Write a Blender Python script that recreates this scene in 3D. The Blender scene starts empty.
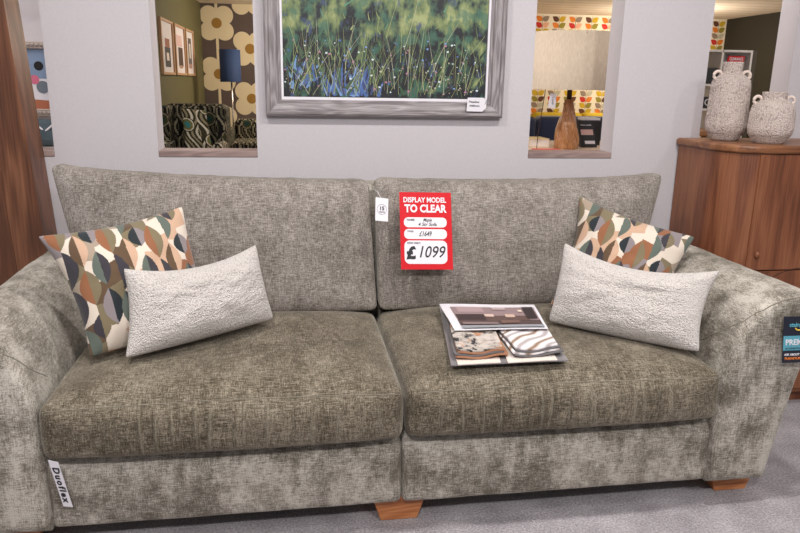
import bpy, bmesh, math, random
from mathutils import Vector, Matrix, noise
from mathutils.bvhtree import BVHTree
random.seed(7)
C = bpy.context.scene.collection
PI = math.pi
R = math.radians

# ------------------------------------------------------------------ materials
def lin(c):
    def f(v):
        v /= 255.0
        return v / 12.92 if v <= .04045 else ((v + .055) / 1.055) ** 2.4
    return (f(c[0]), f(c[1]), f(c[2]), 1)

class NT:
    def __init__(s, name):
        s.m = bpy.data.materials.new(name); s.m.use_nodes = True
        s.t = s.m.node_tree; s.b = s.t.nodes['Principled BSDF']
    def n(s, kind, **kw):
        nd = s.t.nodes.new(kind)
        for k, v in kw.items():
            if k in nd.inputs.keys(): nd.inputs[k].default_value = v
            else: setattr(nd, k, v)
        return nd
    def l(s, a, b): s.t.links.new(a, b)
    def coord(s, scale=(1, 1, 1), rot=(0, 0, 0)):
        tc = s.n('ShaderNodeTexCoord'); mp = s.n('ShaderNodeMapping')
        mp.inputs['Scale'].default_value = scale; mp.inputs['Rotation'].default_value = rot
        s.l(tc.outputs['Object'], mp.inputs['Vector']); return mp.outputs['Vector']
    def noise(s, vec, scale=1, detail=3, rough=.5):
        nd = s.n('ShaderNodeTexNoise'); nd.inputs['Scale'].default_value = scale
        nd.inputs['Detail'].default_value = detail; nd.inputs['Roughness'].default_value = rough
        s.l(vec, nd.inputs['Vector']); return nd.outputs['Fac']
    def ramp(s, fac, stops, mode='LINEAR'):
        r = s.n('ShaderNodeValToRGB'); r.color_ramp.interpolation = mode
        e = r.color_ramp.elements
        while len(e) < len(stops): e.new(.5)
        for k, (p, c) in enumerate(stops): e[k].position = p; e[k].color = c
        s.l(fac, r.inputs['Fac']); return r.outputs['Color']
    def math(s, op, a, b=None, clamp=False):
        nd = s.n('ShaderNodeMath'); nd.operation = op; nd.use_clamp = clamp
        for i, v in enumerate((a, b)):
            if v is None: continue
            if isinstance(v, (int, float)): nd.inputs[i].default_value = v
            else: s.l(v, nd.inputs[i])
        return nd.outputs[0]
    def mix(s, fac, a, b, mode='MIX'):
        nd = s.n('ShaderNodeMix'); nd.data_type = 'RGBA'; nd.blend_type = mode
        for i, v in ((0, fac), (6, a), (7, b)):
            if isinstance(v, (int, float, tuple)): nd.inputs[i].default_value = v
            else: s.l(v, nd.inputs[i])
        return nd.outputs[2]
    def bump(s, h, strength=.3, dist=.002):
        b = s.n('ShaderNodeBump'); b.inputs['Strength'].default_value = strength
        b.inputs['Distance'].default_value = dist
        s.l(h, b.inputs['Height']); s.l(b.outputs['Normal'], s.b.inputs['Normal'])

def plain(name, c, rough=.6, metal=0, sheen=0, emit=0, spec=None):
    k = NT(name); k.b.inputs['Base Color'].default_value = lin(c)
    k.b.inputs['Roughness'].default_value = rough; k.b.inputs['Metallic'].default_value = metal
    k.b.inputs['Sheen Weight'].default_value = sheen
    if spec is not None: k.b.inputs['Specular IOR Level'].default_value = spec
    if emit:
        k.b.inputs['Emission Color'].default_value = lin(c); k.b.inputs['Emission Strength'].default_value = emit
    return k.m

def chenille(name, c1, c2, c3, patch=.5):
    k = NT(name)
    warp = k.noise(k.coord((420, 48, 48)), 1, 3, .7)      # slubs running up and down
    weft = k.noise(k.coord((42, 330, 330)), 1, 3, .7)    # slubs running sideways
    fine = k.noise(k.coord((1, 1, 1)), 330, 3, .7)
    big = k.noise(k.coord((1, 1, 1)), 7, 4, .62)
    med = k.noise(k.coord((30, 12, 12)), 1, 4, .6)
    f = k.math('ADD', k.math('MULTIPLY', warp, .55), k.math('MULTIPLY', weft, .65))
    f = k.math('ADD', f, k.math('MULTIPLY', fine, .55))
    brushed = k.math('ADD', k.math('MULTIPLY', k.math('SUBTRACT', big, .5), 1.5), k.math('MULTIPLY', k.math('SUBTRACT', med, .5), .9))
    f = k.math('ADD', f, k.math('MULTIPLY', brushed, patch))
    lo = .875 - .24
    col = k.ramp(k.math('MULTIPLY', k.math('ADD', k.math('MULTIPLY', k.math('SUBTRACT', f, lo + .24), 2.9), .47), 1.0, True), [(0.0, lin(c1)), (.45, lin(c2)), (1, lin(c3))])
    cr_ = k.n('ShaderNodeAttribute'); cr_.attribute_name = 'pale_ridge'
    k.l(k.mix(k.math('MULTIPLY', cr_.outputs['Fac'], .5), col, lin((172, 166, 148))), k.b.inputs['Base Color'])  # paler colour mixed in along the pucker ridges
    k.b.inputs['Roughness'].default_value = .85
    k.b.inputs['Specular IOR Level'].default_value = .15
    k.b.inputs['Sheen Weight'].default_value = .55
    k.b.inputs['Sheen Roughness'].default_value = .35
    k.b.inputs['Sheen Tint'].default_value = lin((214, 208, 196))
    k.bump(k.math('ADD', k.math('ADD', warp, weft), fine), .45, .0016)
    return k.m

def wood(name, c1, c2, c3, axis='Z', sc=1, rough=.42, rings=7):
    k = NT(name)
    s = {'Z': (1, 1, .13), 'X': (.13, 1, 1), 'Y': (1, .13, 1)}[axis]
    v = k.coord(tuple(a * sc for a in s))
    warp = k.n('ShaderNodeTexNoise'); warp.inputs['Scale'].default_value = 3.2; warp.inputs['Detail'].default_value = 3
    k.l(v, warp.inputs['Vector'])
    w2 = k.math('SINE', k.math('MULTIPLY', k.math('ADD', warp.outputs['Fac'], 0), rings * 14.0))
    fine = k.noise(k.coord(tuple(a * sc * 130 for a in {'Z': (1, 1, .03), 'X': (.03, 1, 1), 'Y': (1, .03, 1)}[axis])), 1, 3, .6)
    big = k.noise(v, 2.5, 2)
    f = k.math('ADD', k.math('MULTIPLY', w2, .13), k.math('ADD', k.math('MULTIPLY', fine, .75), k.math('MULTIPLY', big, .45)))
    col = k.ramp(f, [(.3, lin(c1)), (.58, lin(c2)), (.85, lin(c3))])
    k.l(col, k.b.inputs['Base Color']); k.b.inputs['Roughness'].default_value = rough
    k.bump(fine, .25, .0008)
    return k.m

def attr_mat(name, rough=.8, bumpscale=0, sheen=0):
    k = NT(name); a = k.n('ShaderNodeVertexColor'); a.layer_name = 'Col'
    k.l(a.outputs['Color'], k.b.inputs['Base Color']); k.b.inputs['Roughness'].default_value = rough
    k.b.inputs['Sheen Weight'].default_value = sheen; k.b.inputs['Specular IOR Level'].default_value = .2
    if bumpscale: k.bump(k.noise(k.coord(), bumpscale, 3), .3, .001)
    return k.m

M = {}
M['sage'] = chenille('sage_chenille', (98, 92, 81), (144, 137, 127), (192, 185, 175), .55)
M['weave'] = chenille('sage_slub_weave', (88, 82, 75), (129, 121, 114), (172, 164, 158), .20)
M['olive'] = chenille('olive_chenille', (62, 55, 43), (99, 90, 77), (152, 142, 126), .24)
M['seam'] = plain('seam_thread', (116, 109, 94), .9, sheen=.4)
k = NT('painted_plaster'); nz = k.noise(k.coord(), 260, 3)
k.l(k.ramp(nz, [(.3, lin((190, 184, 188))), (.7, lin((198, 192, 196)))]), k.b.inputs['Base Color'])
k.b.inputs['Roughness'].default_value = .75; k.bump(nz, .12, .0008); M['wall'] = k.m
k = NT('grey_carpet'); nz = k.noise(k.coord(), 150, 5, .8); n2 = k.noise(k.coord(), 9, 3)
k.l(k.ramp(k.math('ADD', k.math('MULTIPLY', nz, .8), k.math('MULTIPLY', n2, .2)), [(.36, lin((100, 94, 97))), (.5, lin((154, 147, 151))), (.64, lin((202, 195, 200)))]), k.b.inputs['Base Color'])
k.b.inputs['Roughness'].default_value = .95; k.b.inputs['Sheen Weight'].default_value = .3; k.bump(nz, .7, .004); M['carpet'] = k.m
M['cab'] = wood('reddish_oak', (72, 42, 28), (104, 64, 43), (132, 87, 62), 'Z', 1.0)
M['side'] = wood('warm_oak', (88, 48, 30), (122, 72, 47), (144, 92, 62), 'Z', 1.6, .45, 3)
M['sidetop'] = wood('warm_oak_top', (92, 54, 32), (126, 80, 50), (150, 102, 68), 'X', 1.6, .4, 3)
M['foot'] = wood('orange_oak', (150, 88, 50), (178, 110, 66), (196, 130, 84), 'X', 2, .4)
M['sill'] = wood('mauve_wood', (112, 92, 90), (136, 114, 110), (156, 134, 128), 'X', 2, .5)
M['frame'] = wood('silver_grey_wood', (104, 96, 98), (134, 126, 128), (168, 160, 162), 'X', 3, .4)
M['framev'] = wood('silver_grey_wood_up', (104, 96, 98), (134, 126, 128), (168, 160, 162), 'Z', 3, .4)
M['lampwood'] = wood('turned_wood', (120, 74, 40), (160, 108, 66), (190, 140, 96), 'Z', 5, .4)
M['white'] = plain('white_card', (224, 220, 226), .5)
M['cream'] = plain('cream_card', (222, 210, 200), .6)
M['black'] = plain('black', (22, 22, 26), .45)
M['ink'] = plain('black_ink', (28, 26, 30), .6)
M['greyink'] = plain('grey_ink', (110, 108, 112), .6)
M['red'] = plain('sale_red', (200, 24, 36), .5, spec=.2)
M['groove'] = plain('dark_groove', (48, 26, 16), .8)
M['chrome'] = plain('chrome', (200, 196, 192), .25, 1)
M['teal'] = plain('teal_band', (88, 158, 176), .4)
M['navy_card'] = plain('navy_card', (28, 32, 46), .35)
M['yellow'] = plain('yellow_print', (236, 196, 70), .5)
M['orange'] = plain('orange_print', (230, 130, 60), .5)
M['white_sh'] = plain('white_laminate', (226, 222, 220), .45)

# ------------------------------------------------------------------ object helpers
def tag(o, label=None, cat=None, group=None, kind=None):
    if label: o['label'] = label
    if cat: o['category'] = cat
    if group: o['group'] = group
    if kind: o['kind'] = kind
    return o

def wloc(o):
    v = Vector((0, 0, 0))
    while o is not None: v += o.location; o = o.parent
    return v

def obj(name, bm, mats, parent=None, smooth=False, origin=None, rawcol=None):
    """bm is in world coordinates; the object's origin goes to the middle of its underside."""
    me = bpy.data.meshes.new(name)
    vs = [v.co for v in bm.verts]
    if origin is None:
        lo = Vector([min(v[i] for v in vs) for i in range(3)]); hi = Vector([max(v[i] for v in vs) for i in range(3)])
        origin = Vector(((lo.x + hi.x) / 2, (lo.y + hi.y) / 2, lo.z))
    origin = Vector(origin)
    for v in bm.verts: v.co -= origin
    bm.to_mesh(me); bm.free()
    if not isinstance(mats, (list, tuple)): mats = [mats]
    for m in mats: me.materials.append(M[m] if isinstance(m, str) else m)
    if smooth:
        for p in me.polygons: p.use_smooth = True
    o = bpy.data.objects.new(name, me); C.objects.link(o)
    if parent is not None:
        o.parent = parent; o.location = origin - wloc(parent)
    else: o.location = origin
    return o

def root(name, loc, label, cat, group=None):
    o = bpy.data.objects.new(name, None); C.objects.link(o); o.location = loc
    o.empty_display_size = .1
    return tag(o, label, cat, group)

def box(bm, x0, x1, y0, y1, z0, z1, mi=0, bev=0):
    r = bmesh.ops.create_cube(bm, size=1)
    vs = r['verts']
    for v in vs:
        v.co = Vector((x0 + (v.co.x + .5) * (x1 - x0), y0 + (v.co.y + .5) * (y1 - y0), z0 + (v.co.z + .5) * (z1 - z0)))
    fs = {f for v in vs for f in v.link_faces}
    for f in fs: f.material_index = mi
    if bev:
        es = list({e for v in vs for e in v.link_edges})
        rr = bmesh.ops.bevel(bm, geom=es, offset=bev, segments=3, affect='EDGES', profile=.5)
        for f in rr['faces']: f.material_index = mi
    return vs

def bx(*a, **k):
    bm = bmesh.new(); box(bm, *a, **k); return bm

def quad(bm, pts, mi=0):
    f = bm.faces.new([bm.verts.new(p) for p in pts]); f.material_index = mi; return f

def grid(bm, f, nu, nv, mi=0, closed_u=False):
    g = [[bm.verts.new(f(i / nu, j / nv)) for j in range(nv + 1)] for i in range(nu if closed_u else nu + 1)]
    n = len(g)
    for i in range(nu):
        a, b = g[i], g[(i + 1) % n]
        for j in range(nv):
            fc = bm.faces.new((a[j], b[j], b[j + 1], a[j + 1])); fc.material_index = mi
    return g

def lathe(bm, prof, c, n=48, mi=0, fn=None, caps=True):
    rings = []
    for (r, z) in prof:
        ring = []
        for i in range(n):
            a = 2 * PI * i / n
            p = Vector((c[0] + r * math.cos(a), c[1] + r * math.sin(a), c[2] + z))
            if fn: p = fn(p, a, r, z)
            ring.append(bm.verts.new(p))
        rings.append(ring)
    for a, b in zip(rings, rings[1:]):
        for i in range(n):
            bm.faces.new((a[i], a[(i + 1) % n], b[(i + 1) % n], b[i])).material_index = mi
    if caps:
        bm.faces.new(rings[0][::-1]).material_index = mi; bm.faces.new(rings[-1]).material_index = mi
    return rings

def tube(bm, pts, r, n=8, closed=False, mi=0):
    pts = [Vector(p) for p in pts]; N = len(pts); rings = []
    up = Vector((0, 0, 1))
    for i, p in enumerate(pts):
        a = pts[(i - 1) % N] if (closed or i > 0) else p
        b = pts[(i + 1) % N] if (closed or i < N - 1) else p
        t = (b - a).normalized()
        s = t.cross(up)
        if s.length < .05: s = t.cross(Vector((0, 1, 0)))
        s.normalize(); w = s.cross(t)
        rr = r(i / max(1, N - 1)) if callable(r) else r
        rings.append([bm.verts.new(p + (s * math.cos(2 * PI * k / n) + w * math.sin(2 * PI * k / n)) * rr) for k in range(n)])
    for i in range(N if closed else N - 1):
        a, b = rings[i], rings[(i + 1) % N]
        for k in range(n): bm.faces.new((a[k], a[(k + 1) % n], b[(k + 1) % n], b[k])).material_index = mi
    if not closed:
        bm.faces.new(rings[0][::-1]).material_index = mi; bm.faces.new(rings[-1]).material_index = mi

def axis_params(L, r, n, k=5):
    """positions 0..L with extra rows inside the rounding r"""
    e = [r * (1 - math.cos(PI / 2 * i / k)) for i in range(k)]
    a = e + [r + (L - 2 * r) * i / n for i in range(n + 1)] + [L - v for v in reversed(e)]
    return a

def rbox(x0, x1, y0, y1, z0, z1, r, nx, ny, nz, fn=None):
    """rounded box with a dense surface; fn(p, q) moves each point, q in [-1,1]^3 being its place on the box"""
    bm = bmesh.new(); cache = {}
    ax = [axis_params(x1 - x0, r, nx), axis_params(y1 - y0, r, ny), axis_params(z1 - z0, r, nz)]
    o = (x0, y0, z0); L = (x1 - x0, y1 - y0, z1 - z0)
    def vert(i, j, k):
        key = (i, j, k)
        if key in cache: return cache[key]
        p = Vector((ax[0][i], ax[1][j], ax[2][k]))
        q = Vector([min(max(p[a], r), L[a] - r) for a in range(3)])
        d = p - q
        pp = q + d.normalized() * r if d.length > 1e-9 else p
        pp = pp + Vector(o)
        nq = Vector([2 * (pp[a] - o[a]) / L[a] - 1 for a in range(3)])
        if fn: pp = fn(pp, nq)
        cache[key] = bm.verts.new(pp); return cache[key]
    I, J, K = len(ax[0]) - 1, len(ax[1]) - 1, len(ax[2]) - 1
    for i in range(I):
        for j in range(J):
            bm.faces.new((vert(i, j, 0), vert(i, j + 1, 0), vert(i + 1, j + 1, 0), vert(i + 1, j, 0)))
            bm.faces.new((vert(i, j, K), vert(i + 1, j, K), vert(i + 1, j + 1, K), vert(i, j + 1, K)))
    for i in range(I):
        for k_ in range(K):
            bm.faces.new((vert(i, 0, k_), vert(i + 1, 0, k_), vert(i + 1, 0, k_ + 1), vert(i, 0, k_ + 1)))
            bm.faces.new((vert(i, J, k_), vert(i, J, k_ + 1), vert(i + 1, J, k_ + 1), vert(i + 1, J, k_)))
    for j in range(J):
        for k_ in range(K):
            bm.faces.new((vert(0, j, k_), vert(0, j, k_ + 1), vert(0, j + 1, k_ + 1), vert(0, j + 1, k_)))
            bm.faces.new((vert(I, j, k_), vert(I, j + 1, k_), vert(I, j + 1, k_ + 1), vert(I, j, k_ + 1)))
    return bm

def paint(o, fn):
    """face colours of a printed pattern: fn(world_co, normal) -> sRGB 0..255"""
    me = o.data; w = wloc(o)
    at = me.color_attributes.new('Col', 'FLOAT_COLOR', 'CORNER')
    for p in me.polygons:
        c = lin(fn(p.center + w, p.normal))
        for li in p.loop_indices: at.data[li].color = c

def text(name, s, size, org, right, up, mat, parent=None, bold=0, shear=0, width=None, align='CENTER', thick=.0004, space=1):
    cu = bpy.data.curves.new(name, 'FONT'); cu.body = s; cu.size = size; cu.align_x = align; cu.align_y = 'CENTER'
    cu.offset = bold; cu.shear = shear; cu.extrude = thick; cu.space_character = space; cu.resolution_u = 3
    t = bpy.data.objects.new('tmp', cu); C.objects.link(t)
    dg = bpy.context.evaluated_depsgraph_get(); me = bpy.data.meshes.new_from_object(t.evaluated_get(dg))
    bm = bmesh.new(); bm.from_mesh(me)
    bpy.data.objects.remove(t); bpy.data.meshes.remove(me)
    right = Vector(right).normalized(); up = Vector(up).normalized(); nn = right.cross(up)
    sx = 1
    if width:
        xs = [v.co.x for v in bm.verts]; sx = width / (max(xs) - min(xs))
    for v in bm.verts: v.co = Vector(org) + right * v.co.x * sx + up * v.co.y + nn * v.co.z
    return obj(name, bm, mat, parent)

# ------------------------------------------------------------------ the room
WY0, WY1 = 2.80, 2.92
SILL, HEAD, CEIL = .985, 1.95, 2.60
OPEN = [(-1.29, -.920), (-.545, -.176), (.907, 1.264), (1.643, 2.015)]
def struct(name, bm, mats, smooth=False):
    return tag(obj(name, bm, mats, None, smooth), kind='structure')

bm = bmesh.new(); box(bm, -4, 7, -2.5, 11, -.1, 0); struct('floor', bm, 'carpet')
bm = bmesh.new()
xs = [-4.0] + [v for o in OPEN for v in o] + [7.0]
for i in range(0, len(xs), 2): box(bm, xs[i], xs[i + 1], WY0, WY1, 0, CEIL)
for a, b in OPEN:
    box(bm, a, b, WY0, WY1, 0, SILL - .024); box(bm, a, b, WY0, WY1, HEAD, CEIL)
bmesh.ops.remove_doubles(bm, verts=bm.verts, dist=.0001)
struct('wall_front', bm, 'wall')
for n_, (a, b) in enumerate(OPEN):
    struct('trim_%d' % (n_ + 1), bx(a + .001, b - .001, WY0 - .003, WY1 + .004, SILL - .023, SILL, bev=.002), 'sill')
M['ceil'] = plain('ceiling_white', (232, 228, 224), .9)
struct('ceiling_front', bx(-4, 7, -2.5, WY0, CEIL, CEIL + .1), 'ceil')
k = NT('ceiling_cream'); w = k.n('ShaderNodeTexWave'); w.bands_direction = 'Y'; w.inputs['Scale'].default_value = 1.2; w.inputs['Distortion'].default_value = 1.2
k.l(k.coord(), w.inputs['Vector'])
k.l(k.ramp(w.outputs['Fac'], [(0, lin((224, 204, 182))), (.3, lin((238, 224, 206))), (1, lin((240, 228, 212)))]), k.b.inputs['Base Color'])
k.b.inputs['Roughness'].default_value = .8; M['ceil2'] = k.m
BZ, BY = 2.212, 10.0
struct('ceiling_back', bx(-1.4, 6.2, WY1, BY + .1, BZ, BZ + .1), 'ceil2')
M['olivewall'] = plain('olive_paint', (98, 94, 60), .8)
M['darkwall'] = plain('dark_olive_paint', (38, 35, 25), .85)
struct('wall_left', bx(-1.40, -1.30, 4.6, BY, 0, BZ), 'olivewall')
struct('wall_right', bx(6.08, 6.18, WY1, BY, 0, BZ), 'darkwall')

# back wall, wallpaper print in the wall's own mesh
M['taupe'] = plain('taupe_wallpaper', (96, 82, 78), .85)
M['petal'] = plain('cream_petal_print', (230, 214, 180), .85)
M['disc'] = plain('ochre_disc_print', (160, 120, 54), .85)
M['paper'] = plain('ivory_wallpaper', (240, 230, 208), .85)
leafc = {'or': (226, 130, 44), 'ta': (150, 132, 116), 'br': (100, 62, 44), 'mu': (206, 172, 40), 'rd': (204, 52, 44), 'pk': (232, 178, 148), 'ol': (148, 138, 52), 'lg': (196, 192, 172)}
lk = list(leafc)
for q in lk: M['lf_' + q] = plain('leaf_print_' + q, leafc[q], .85)
bm = bmesh.new()
box(bm, -1.4, 2.2, BY, BY + .1, 0, BZ, 0); box(bm, 2.2, 6.2, BY, BY + .1, 0, BZ, 3)
def poly(bm, pts, y, mi): 
    f = bm.faces.new([bm.verts.new((x, y, z)) for x, z in pts]); f.material_index = mi; f.normal_update()
    if f.normal.y > 0: f.normal_flip()
def circ(cx, cz, r, n=28): return [(cx + r * math.cos(2 * PI * i / n), cz + r * math.sin(2 * PI * i / n)) for i in range(n)]
for col in range(8):
    cx = -1.10 + col * .42
    if cx > 2.0: break
    if col % 2 == 0: poly(bm, [(cx - .018, 0), (cx + .018, 0), (cx + .018, BZ), (cx - .018, BZ)], BY - .002, 1)
    for r_ in range(4):
        cz = 1.968 - .645 * r_ + (.33 if col % 2 else 0)
        for sx in (-1, 1):
            for sz in (-1, 1):
                if cz + sz * .098 > BZ: continue
                yy = BY - .003 - .0004 * ((sx + 1) + (sz + 1) / 2)
                poly(bm, [(max(-1.299, x), z) for x, z in [(x_, min(z_, BZ)) for x_, z_ in circ(cx + sx * .098, cz + sz * .098, .119)]], yy, 1)
        if cz + .11 < BZ: poly(bm, [(max(-1.299, x), z) for x, z in circ(cx, cz, .11)], BY - .0045, 1)
        if cz + .065 < BZ: poly(bm, circ(cx, cz, .066), BY - .006, 2)
pairs = {0: [('or', 'ta'), ('rd', 'pk'), ('mu', 'mu'), ('ol', 'br'), ('ta', 'lg')], 1: [('br', 'mu'), ('or', 'ol'), ('ta', 'lg'), ('rd', 'or'), ('mu', 'ol')]}
def leaf(cx, cz, sgn):
    L, W, a = .108, .037, R(34); pts = []
    N = 9
    for i in range(N): t = i / (N - 1); pts.append((L * t, W * math.sin(PI * t ** .8)))
    for i in range(N - 2, 0, -1): t = i / (N - 1); pts.append((L * t, -W * math.sin(PI * t ** .8)))
    out = []
    for x, z in pts:
        X = x * math.cos(a) - z * math.sin(a); Z = x * math.sin(a) + z * math.cos(a)
        out.append((cx + sgn * (X + .006), cz + Z))
    return out if sgn > 0 else out[::-1]
for c_ in range(18):
    cx = 2.372 + c_ * .2395
    if cx > 6.06: break
    poly(bm, [(cx - .003, .55), (cx + .003, .55), (cx + .003, 2.19), (cx - .003, 2.19)], BY - .002, 4 + lk.index('ta'))
    for r_ in range(20):
        cz = 2.150 - r_ * .0835 - .03
        a, b = pairs[c_ % 2][r_ % 5]
        poly(bm, leaf(cx, cz, -1), BY - .003, 4 + lk.index(a))
        if cx + .1 < 6.09: poly(bm, leaf(cx, cz, 1), BY - .003, 4 + lk.index(b))
struct('wall_back', bm, ['taupe', 'petal', 'disc', 'paper'] + ['lf_' + q for q in lk])
# white partition seen through the leftmost opening
struct('wall_partition', bx(-2.6, -1.15, 3.80, 3.86, 0, BZ), 'wall')

# ------------------------------------------------------------------ sofa
CX = .262
sofa = root('sofa', (CX, 2.15, 0), 'long sage green chenille sofa with two seats on low wooden feet', 'sofa')
def fbm(p, s): return noise.noise(Vector(p) * s)

def base_panel(x0, x1):
    def fn(p, q):
        if q.y < -.3:
            p.y -= .010 * (1 - q.x ** 4) * (1 - q.z ** 4) + .0025 * fbm(p, 9)
            if q.z > .45: p.y += .045 * ((q.z - .45) / .55) ** 1.4
        return p
    return rbox(x0, x1, 1.790, 2.45,   .08, .294, .018, 60, 14, 16, fn)
obj('seat_base', base_panel(-.684, CX - .001), 'sage', sofa, True)
obj('seat_base', base_panel(CX + .001, 1.214), 'sage', sofa, True)

def seat(x0, x1, y0, wr, seed, sag):
    zt = .452
    def fn(p, q):
        x, y, z = p
        cx = (1 - abs(q.x) ** 5); cy = (1 - abs(q.y) ** 6)
        top = max(0, q.z); front = max(0, -q.y)
        p.z += top * .043 * cx * cy
        if q.z > .2: p.z += .0035 * fbm((x, y, seed), 5) * cx
        if q.z < -.5: p.z += -sag * (1 - q.x ** 2) * .4
        # bulge of front and sides
        p.y -= front ** 2 * .028 * (1 - abs(q.z) ** 3) * (1 - abs(q.x) ** 6)
        p.x += q.x * .004 * (1 - q.z ** 2)
        # puckers below the front top seam
        if front > .6:
            for (wx, z0, z1, amp, wid, lean) in wr:
                if z0 < z < z1:
                    t = (z - z0) / (z1 - z0); xx = wx + lean * (t - .5)
                    p.y -= amp * math.exp(-((x - xx) / wid) ** 2) * math.sin(PI * t) ** .8
            p.y -= .0025 * fbm((x * 2.5, z, seed), 7)
            # corner rounding at the lower edge
        return p
    return rbox(x0, x1, y0, 2.43, .300, zt, .027, 420, 50, 26, fn)
def wr_list(n, x0, x1, sd):
    rnd = random.Random(sd); out = []
    for i in range(n):
        x = x0 + (x1 - x0) * (i + rnd.random()) / n
        zc = rnd.uniform(.345, .375)
        out.append((x, zc - .045, rnd.uniform(.43, .455), rnd.uniform(.005, .010) * rnd.choice((1, 1, -.8)), rnd.uniform(.0032, .005), rnd.uniform(-.012, .012)))
    return out
def ridge_tone(o, wr):  # marks the outward pucker ridges for a paler colour
    at = o.data.attributes.new('pale_ridge', 'FLOAT', 'POINT'); w = wloc(o)
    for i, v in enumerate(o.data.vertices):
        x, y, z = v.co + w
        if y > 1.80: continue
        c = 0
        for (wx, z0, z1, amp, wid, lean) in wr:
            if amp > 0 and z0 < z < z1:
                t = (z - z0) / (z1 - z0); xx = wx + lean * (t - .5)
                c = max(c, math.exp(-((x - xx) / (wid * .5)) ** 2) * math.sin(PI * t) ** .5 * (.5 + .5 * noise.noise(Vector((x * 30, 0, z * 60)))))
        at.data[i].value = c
wl1, wl2 = wr_list(17, -.6, .2, 3), wr_list(17, .35, 1.1, 8)
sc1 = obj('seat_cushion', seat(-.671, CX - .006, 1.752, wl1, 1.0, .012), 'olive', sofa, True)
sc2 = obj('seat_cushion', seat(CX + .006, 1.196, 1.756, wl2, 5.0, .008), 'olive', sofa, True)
ridge_tone(sc1, wl1); ridge_tone(sc2, wl2)

def snap_tube(name, pts, target, parent, r=.0022, mat='seam', close=False, off=0):
    """a seam that follows the surface of target"""
    me = target.data; w = wloc(target)
    bvh = BVHTree.FromPolygons([v.co + w for v in me.vertices], [tuple(p.vertices) for p in me.polygons])
    P = []
    pts = [Vector(p) for p in pts]
    for a, b in zip(pts, pts[1:]):
        n = max(2, int((b - a).length / .02))
        for i in range(n): P.append(a.lerp(b, i / n))
    P.append(pts[-1]); out = []
    for p in P:
        q, nn, _, _ = bvh.find_nearest(p)
        out.append(q + nn * off)
    bm = bmesh.new(); tube(bm, out, r, 6); return obj(name, bm, mat, parent, True)
for o_, a, b in ((sc1, -.665, .238), (sc2, .285, 1.178)):
    snap_tube('piping', [(a, 1.752, .440), ((a + b) / 2, 1.735, .468), (b, 1.752, .440)], o_, o_, .0013)

def back_cushion(bl, br, tl, tr, seed, ear):
    """bl, br, tl, tr = (x, yfront, z) of the front face"""
    bl, br, tl, tr = map(Vector, (bl, br, tl, tr))
    def fn(p, q):
        u = (q.x + 1) / 2; t = (q.z + 1) / 2
        f = bl.lerp(br, u).lerp(tl.lerp(tr, u), t)
        th = .20 * (1 - t) + .105 * t
        d = (q.y + 1) / 2                                    # 0 front, 1 rear
        P_ = Vector((f.x, f.y + th * d, f.z))
        edge = (1 - abs(q.x) ** 3) * (1 - abs(q.z) ** 4)
        if d < .5: P_.y -= .040 * edge + .006 * fbm((P_.x, P_.z, seed), 4) * edge + .002 * fbm((P_.x, P_.z, seed), 16)
        # pinch the sides towards the seam
        pin = abs(q.x) ** 12
        P_.y = P_.y * (1 - .35 * pin * t) + (f.y + th * .5) * .35 * pin * t
        pt = max(0, q.z) ** 12
        P_.y = P_.y * (1 - .45 * pt) + (f.y + th * .5) * .45 * pt
        if t > .8:                                           # soft dip along the top
            P_.z -= .012 * (1 - abs(q.x) ** 2) * (t - .8) / .2 
            P_.z += .003 * fbm((P_.x * 2, 0, seed), 9) + .014 * max(0, q.x * ear) ** 9 * (t - .8) / .2
        return P_
    return rbox(-1, 1, -.5, .5, -.7, .7, .06, 110, 18, 80, fn)
bc1 = obj('back_cushion', back_cushion((-.69, 2.375, .47), (.262, 2.375, .47), (-.818, 2.50, .960), (.238, 2.45, .918), 2, -1), 'weave', sofa, True)
bc2 = obj('back_cushion', back_cushion((.270, 2.375, .47), (1.215, 2.375, .47), (.262, 2.44, .925), (1.366, 2.49, .925), 9, 1), 'weave', sofa, True)

obj('back_frame', rbox(-.74, 1.26, 2.50, 2.66, .08, .898, .03, 60, 8, 30), 'sage', sofa, True)

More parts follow.
